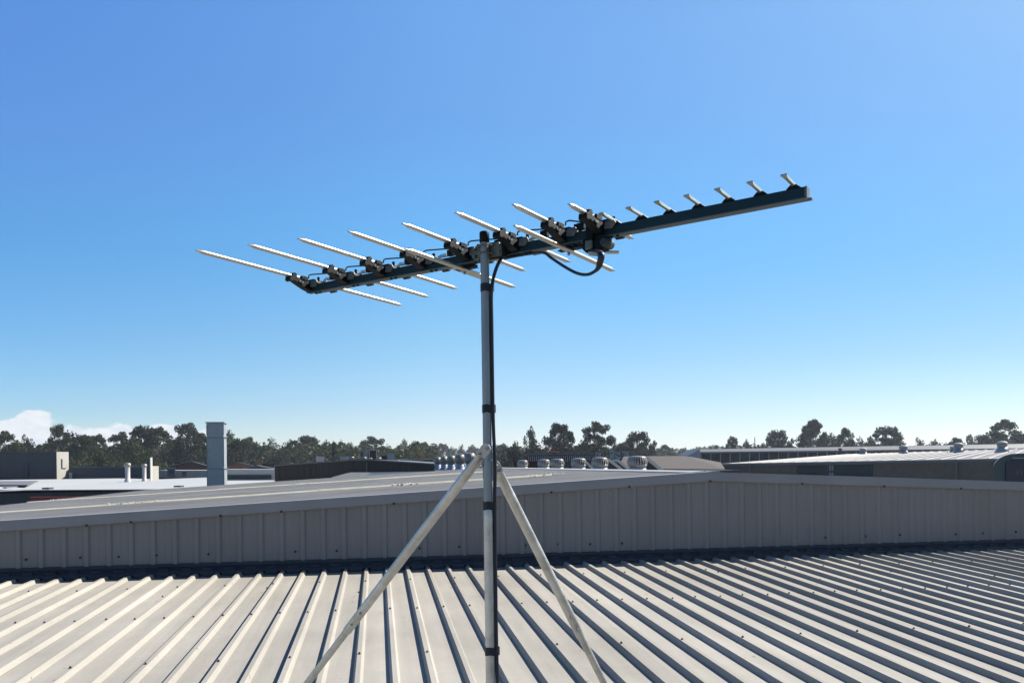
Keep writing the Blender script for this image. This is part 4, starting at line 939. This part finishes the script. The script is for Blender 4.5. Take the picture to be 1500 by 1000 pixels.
# ------------------------------------------------------------------ antenna
bD = Vector((.81702231, -.57660156, .0022766)); nD = Vector((.57631672, .81648091, -.03489941)); wD = Vector((.01826425, .02982564, .99938824))
A0 = ray(452, 425); A0 = A0*(.64/A0.z)+Vector((0, 0, EYE))
def A(s, n, w): return A0+bD*s+nD*n+wD*w
ant = thing('tv_antenna', A(.85, 0, -.012), 'dark boomed television antenna with long silver rods clamped to the mast', 'antenna')
BL = 1.782; hb = .0125
# boom: open box section with a lower lip whose pale colour carries a reflection
mb = MB().box(A0, bD, nD, wD, 0, BL-.006, -.011, .011, -hb, hb+.002); boom = part(mb, 'boom', M['boom'], ant, .0015)
part(MB().box(A0, bD, nD, wD, .03, BL-.001, -.0128, .0128, -hb-.0030, -hb-.0002), 'boom_lower_edge', M['boom_under'], boom)
part(MB().box(A0, bD, nD, wD, BL-.0058, BL, -.012, .012, -hb, hb+.002), 'boom_end_cap', M['boom_under'], boom)
part(MB().box(A0, bD, nD, wD, BL-.001, BL+.008, .000, .010, -hb-.004, -hb+.001), 'end_lip', M['plastic_grey'], boom)
E_ = .030
SS = [.018, .208, .386, .563, .744, .929, 1.095, 1.218]; HL = [.477, .423, .379, .342, .308, .298, .263, .184]
RR = .0068
def rod(s, n0, n1, w, tip=True, r=RR, inner=False):
    sg = 1 if n1 > n0 else -1; pts = [A(s, n0, w), A(s, n1-sg*.022, w), A(s, n1-sg*.012, w), A(s, n1, w)]
    mb = MB().tube(pts, [r, r, r*.95, r*.9], 14, True, [(1, 1), (1, 1), (.8, .55), (.75, .22)])
    return part(mb, 'rod_element', M['alu'], ant)
# dark polygon bracket in the n/w plane
def bracket(s, sg):
    poly = [(-.013, -.012), (.0125, -.010), (.0125, .017), (-.010, .019), (-.030, .022), (-.060, .0225), (-.090, .0235), (-.108, .0245), (-.112, .0315), (-.106, .040), (-.098, .036), (-.090, .0385), (-.088, .0300), (-.085, .0165), (-.070, .006), (-.040, -.004)]
    poly = [(-.0135, -.010), (-.0135, .019), (-.030, .022), (-.078, .0235), (-.080, .038), (-.088, .0425), (-.096, .0385), (-.100, .030), (-.110, .026), (-.112, .012), (-.104, .008), (-.092, .013), (-.066, .004), (-.036, -.006)]
    if sg > 0: poly = [(-a, b) for a, b in poly][::-1]
    mb = MB().prism(poly, A(s, 0, 0), nD, wD, bD, -.0135, .0135)
    mb.prism([(p[0], p[1]) for p in ([(-.030, .0225), (-.030, .036), (-.044, .038), (-.060, .0365), (-.060, .0228)] if sg < 0 else [(.060, .0228), (.060, .0365), (.044, .038), (.030, .036), (.030, .0225)])], A(s, 0, 0), nD, wD, bD, .0072, .0150)
    o = part(mb, 'insulator_bracket', M['plastic'], ant, .0012)
    return o
for q, (s, hl) in enumerate(zip(SS, HL)):
    last = q == len(SS)-1
    rod(s, -.030, -hl, E_); rod(s, .030, hl, E_)
    for sg in (-1, 1):
        br_ = bracket(s, sg)
        # moulded wing, paler colour stands for sunlit plastic, and rivet pad
        w0 = MB().prism([(0, 0), (.024, -.002), (.036, .012), (.030, .022), (.004, .020)], A(s+.016, sg*.020, .004), bD, wD, nD, -.003, .003)
        part(w0, 'lit_wing', M['plastic_grey'], br_, .0006)
        w0 = MB().box(A(s, sg*.066, 0), bD, nD, wD, -.0165, -.0158, -.006, .006, .012, .019) if False else MB().box(A(s, sg*.062, 0), bD, nD, wD, .0155, .0172, -.009, .009, .010, .018)
        part(w0, 'rivet_pad', M['plastic_grey'], br_)
    # saddle on top of the boom
    mb = MB().prism([(-.030, .0148), (.044, .0148), (.040, .024), (.020, .034), (-.016, .034), (-.026, .026)], A(s, 0, 0), bD, wD, nD, -.011, .011)
    mb.tube([A(s+.034, 0, .022), A(s+.034, 0, .040)], .005, 8)
    part(mb, 'saddle', M['plastic'], ant, .001)
    # small drooping rivet heads under the boom
    mb = MB()
    for ds in (.03, .05): mb.tube([A(s+ds, -.006, -hb-.0085), A(s+ds, -.006, -hb-.004)], .005, 8)
    part(mb, 'boom_rivet', M['boom'], boom)
for q in range(len(SS)-1):
    s0, s1 = SS[q], SS[q+1]
    wz = .040
    for (na, nb) in ((-.036, -.020), (.036, .020)):
        mb = MB().tube([A(s0+.022, na, E_), A(s0+.024, na, wz), A(s0+.034, na*1.0, wz+.002), A(s1-.062, nb, wz-.002), A(s1-.018, nb, wz-.008)], .0022, 8)
        part(mb, 'feed_wire', M['cable'], ant)
    mb = MB().box(A(s1-.058, -.020, 0), bD, nD, wD, -.012, .012, -.008, .008, .014, .033); part(mb, 'feed_block', M['plastic'], ant, .002)
    mb = MB().box(A(s1-.086, -.014, 0), bD, nD, wD, -.013, .008, -.006, .006, .018, .026); mb.tube([A(s1-.094, -.014, .022), A(s1-.120, -.006, .020)], .004, 8); part(mb, 'white_clip', M['alu'], ant)
# under-slung long rods
for s, h_ in ((.725, .276), (1.107, .274)):
    mb = MB().tube([A(s, -h_, -.031), A(s, -h_+.012, -.031), A(s, -h_+.022, -.031), A(s, h_-.022, -.031), A(s, h_-.012, -.031), A(s, h_, -.031)], [RR*.9, RR*.95, RR, RR, RR*.95, RR*.9], 14, True, [(.75, .22), (.8, .55), (1, 1), (1, 1), (.8, .55), (.75, .22)])
    part(mb, 'rod_element', M['alu'], ant)
    mb = MB().prism([(-.035, -.0168), (.035, -.0168), (.030, -.024), (.040, -.0262), (-.040, -.0262), (-.030, -.024)], A(s, .012, 0), bD, wD, nD, -.012, .012)
    part(mb, 'under_clamp', M['plastic'], ant)
    mb = MB().tube([A(s, 0, -.045), A(s, 0, -.036)], .0045, 6); part(mb, 'clamp_screw', M['galv'], ant)
# directors
for s in [1.261+.0815*k for k in range(7)]:
    for sg in (-1, 1):
        w0 = .024
        mb = MB(); prof = [(.0, .0036), (.058, .0036), (.070, .0044), (.087, .0072)]
        vs = []
        for (n_, hw) in prof:
            th = .0036 if n_ < .08 else .0020
            vs += [A(s-hw, sg*n_, w0-th), A(s+hw, sg*n_, w0-th), A(s+hw, sg*n_, w0+th), A(s-hw, sg*n_, w0+th)]
        fs = []
        for k in range(3):
            for j in range(4): fs.append((k*4+j, k*4+(j+1) % 4, (k+1)*4+(j+1) % 4, (k+1)*4+j))
        fs += [(0, 1, 2, 3), (12, 15, 14, 13)]
        mb.add(vs, fs)
        part(mb, 'director_arm', M['alu_dull'], ant, .0006)
    mb = MB().prism([(-.018, .0146), (.018, .0146), (.009, .022), (.007, .024), (-.007, .024), (-.010, .022)], A(s, 0, 0), bD, wD, nD, -.013, .002)
    part(mb, 'director_saddle', M['plastic'], ant, .0008)
# balun box under the boom
s = 1.190
bal = part(MB().prism([(-.030, -.040), (-.018, -.052), (.040, -.052), (.050, -.028), (.050, -.0128), (-.030, -.0128)], A(s, 0, 0), bD, wD, nD, -.015, .015), 'balun_box', M['plastic'], ant, .003)
part(MB().box(A(s, -.0155, 0), bD, nD, wD, -.016, .006, -.009, .0, -.046, -.020), 'balun_clip', M['plastic_grey'], bal, .003)
part(MB().tube([A(s+.044, -.028, -.032), A(s+.044, -.023, -.032), A(s+.044, .016, -.032), A(s+.044, .021, -.032)], [.008, .0135, .0140, .009], 16), 'balun_socket', mat('balun_grey', (.02, .032, .042), .5), bal)
part(MB().tube([A(s+.036, .004, -.0545), A(s+.062, .030, -.052)], .005, 8), 'balun_terminal', M['alu'], bal)
part(MB().box(A(s, -.0215, 0), bD, nD, wD, -.012, .012, -.007, .007, -.020, .026), 'feed_tower', M['plastic'], ant, .003)
# mast clamp
cl = MB().tube([A(.80, -.012, .000), A(.80, -.072, .002)], .003, 8); cl.tube([A(.905, -.012, .000), A(.905, -.078, .002)], .003, 8)
cm = mp(.640)
bx_ = bD.copy(); bx_.z = 0; bx_.normalize(); by_ = Vector((-bx_.y, bx_.x, 0))
part(MB().box(Vector((cm.x, cm.y, cm.z)), bx_, by_, Z, -.052, .052, .013, .019, -.022, .020), 'clamp_plate', M['clamp_metal'], ant, .001)
part(MB().box(Vector((cm.x, cm.y, cm.z)), bx_, by_, Z, -.040, .060, .019, .032, -.026, .024), 'clamp_block', M['plastic'], ant, .002)
for dz in (.011, -.012):
    pts = [cm+bx_*-.028+by_*.034+Z*dz, cm+bx_*-.0235+by_*.004+Z*dz]
    for k in range(7):
        an = math.pi+k*math.pi/6; pts.append(cm+bx_*(.0175*math.cos(an))+by_*(.0175*math.sin(an))+Z*dz)
    pts += [cm+bx_*.0235+by_*.004+Z*dz, cm+bx_*.028+by_*.034+Z*dz]
    part(MB().tube(pts, .0028, 8), 'u_bolt', M['clamp_metal'], ant)
for dz in (.011, -.012):
    for q in (-.046, .046):
        part(MB().tube([cm+bx_*q+by_*.004+Z*dz, cm+bx_*q+by_*.020+Z*dz], .0062, 6), 'clamp_nut', M['clamp_metal'], ant)
# ------------------------------------------------------------------ coaxial cable
def smooth(pts, k=6):
    P = [Vector(p) for p in pts]; P = [P[0]*2-P[1]]+P+[P[-1]*2-P[-2]]; out = []
    for i in range(1, len(P)-2):
        for j in range(k):
            t_ = j/k; a, b, c, d_ = P[i-1:i+3]
            out.append(.5*((2*b)+(-a+c)*t_+(2*a-5*b+4*c-d_)*t_*t_+(-a+3*b-3*c+d_)*t_**3))
    out.append(P[-2]); return out
cab = thing('coaxial_cable', mp(-.6)+Vector((.018, 0, 0)), 'black coaxial cable looping from antenna box and running down the mast', 'cable')
c1 = [A(1.182, -.004, -.050), W(879.5, 372, 2.16), W(879, 384, 2.16), W(874, 395, 2.17), W(861, 402, 2.19), W(845, 400, 2.23), W(826, 390, 2.28), W(808, 378, 2.34), W(796, 370, 2.38), A(.975, -.004, -.021), A(.92, -.004, -.020), A(.88, -.002, -.020)]
pts = smooth(c1); rad = [.0060 if i < 12 else (.0045) for i in range(len(pts))]; rad = [.0090 if i < 13 else max(.0042, .0090-(i-13)*.0007) for i in range(len(pts))]
part(MB().tube(pts, rad, 12), 'cable_loop', M['cable'], cab)
sx_ = .0182
c2 = [W(742, 366, 2.53), W(737, 375, 2.51), W(730, 386, 2.50), W(725, 399, 2.50), W(721.5, 414, 2.495), mp(.50)+Vector((sx_, -.003, 0)), mp(.42)+Vector((sx_, -.003, 0)), mp(.2)+Vector((sx_, -.003, 0)), mp(.10)+Vector((sx_+.001, -.004, 0)), mp(0)+Vector((sx_+.004, -.008, 0)), mp(-.1)+Vector((sx_+.002, -.004, 0)), mp(-.3)+Vector((sx_+.001, -.003, 0)), mp(-.56)+Vector((sx_+.001, -.003, 0)), mp(-.8)+Vector((sx_+.005, 0, 0)), mp(-1.10)+Vector((sx_+.010, .02, 0))]
part(MB().tube(smooth(c2), .0054, 12), 'cable_run', M['cable'], cab)
for z_ in (.526, .165, -.124, -.557):
    c = mp(z_)+Vector((.0045, -.001, 0)); ring = []
    r0 = .0144 if z_ > -.1 else .0161
    n = 28; vs = []
    for zz_ in (-.012, .012):
        for j in range(n):
            an = 2*math.pi*j/n; ex = max(0, math.cos(an))**6*.0125
            vs.append(mp(z_)+Vector(((r0+ex)*math.cos(an), (r0)*math.sin(an), zz_+.0012*math.sin(3*an))))
    part(MB().add(vs, [(j, (j+1) % n, (j+1) % n+n, j+n) for j in range(n)], True), 'cable_tape', M['tape'], cab)
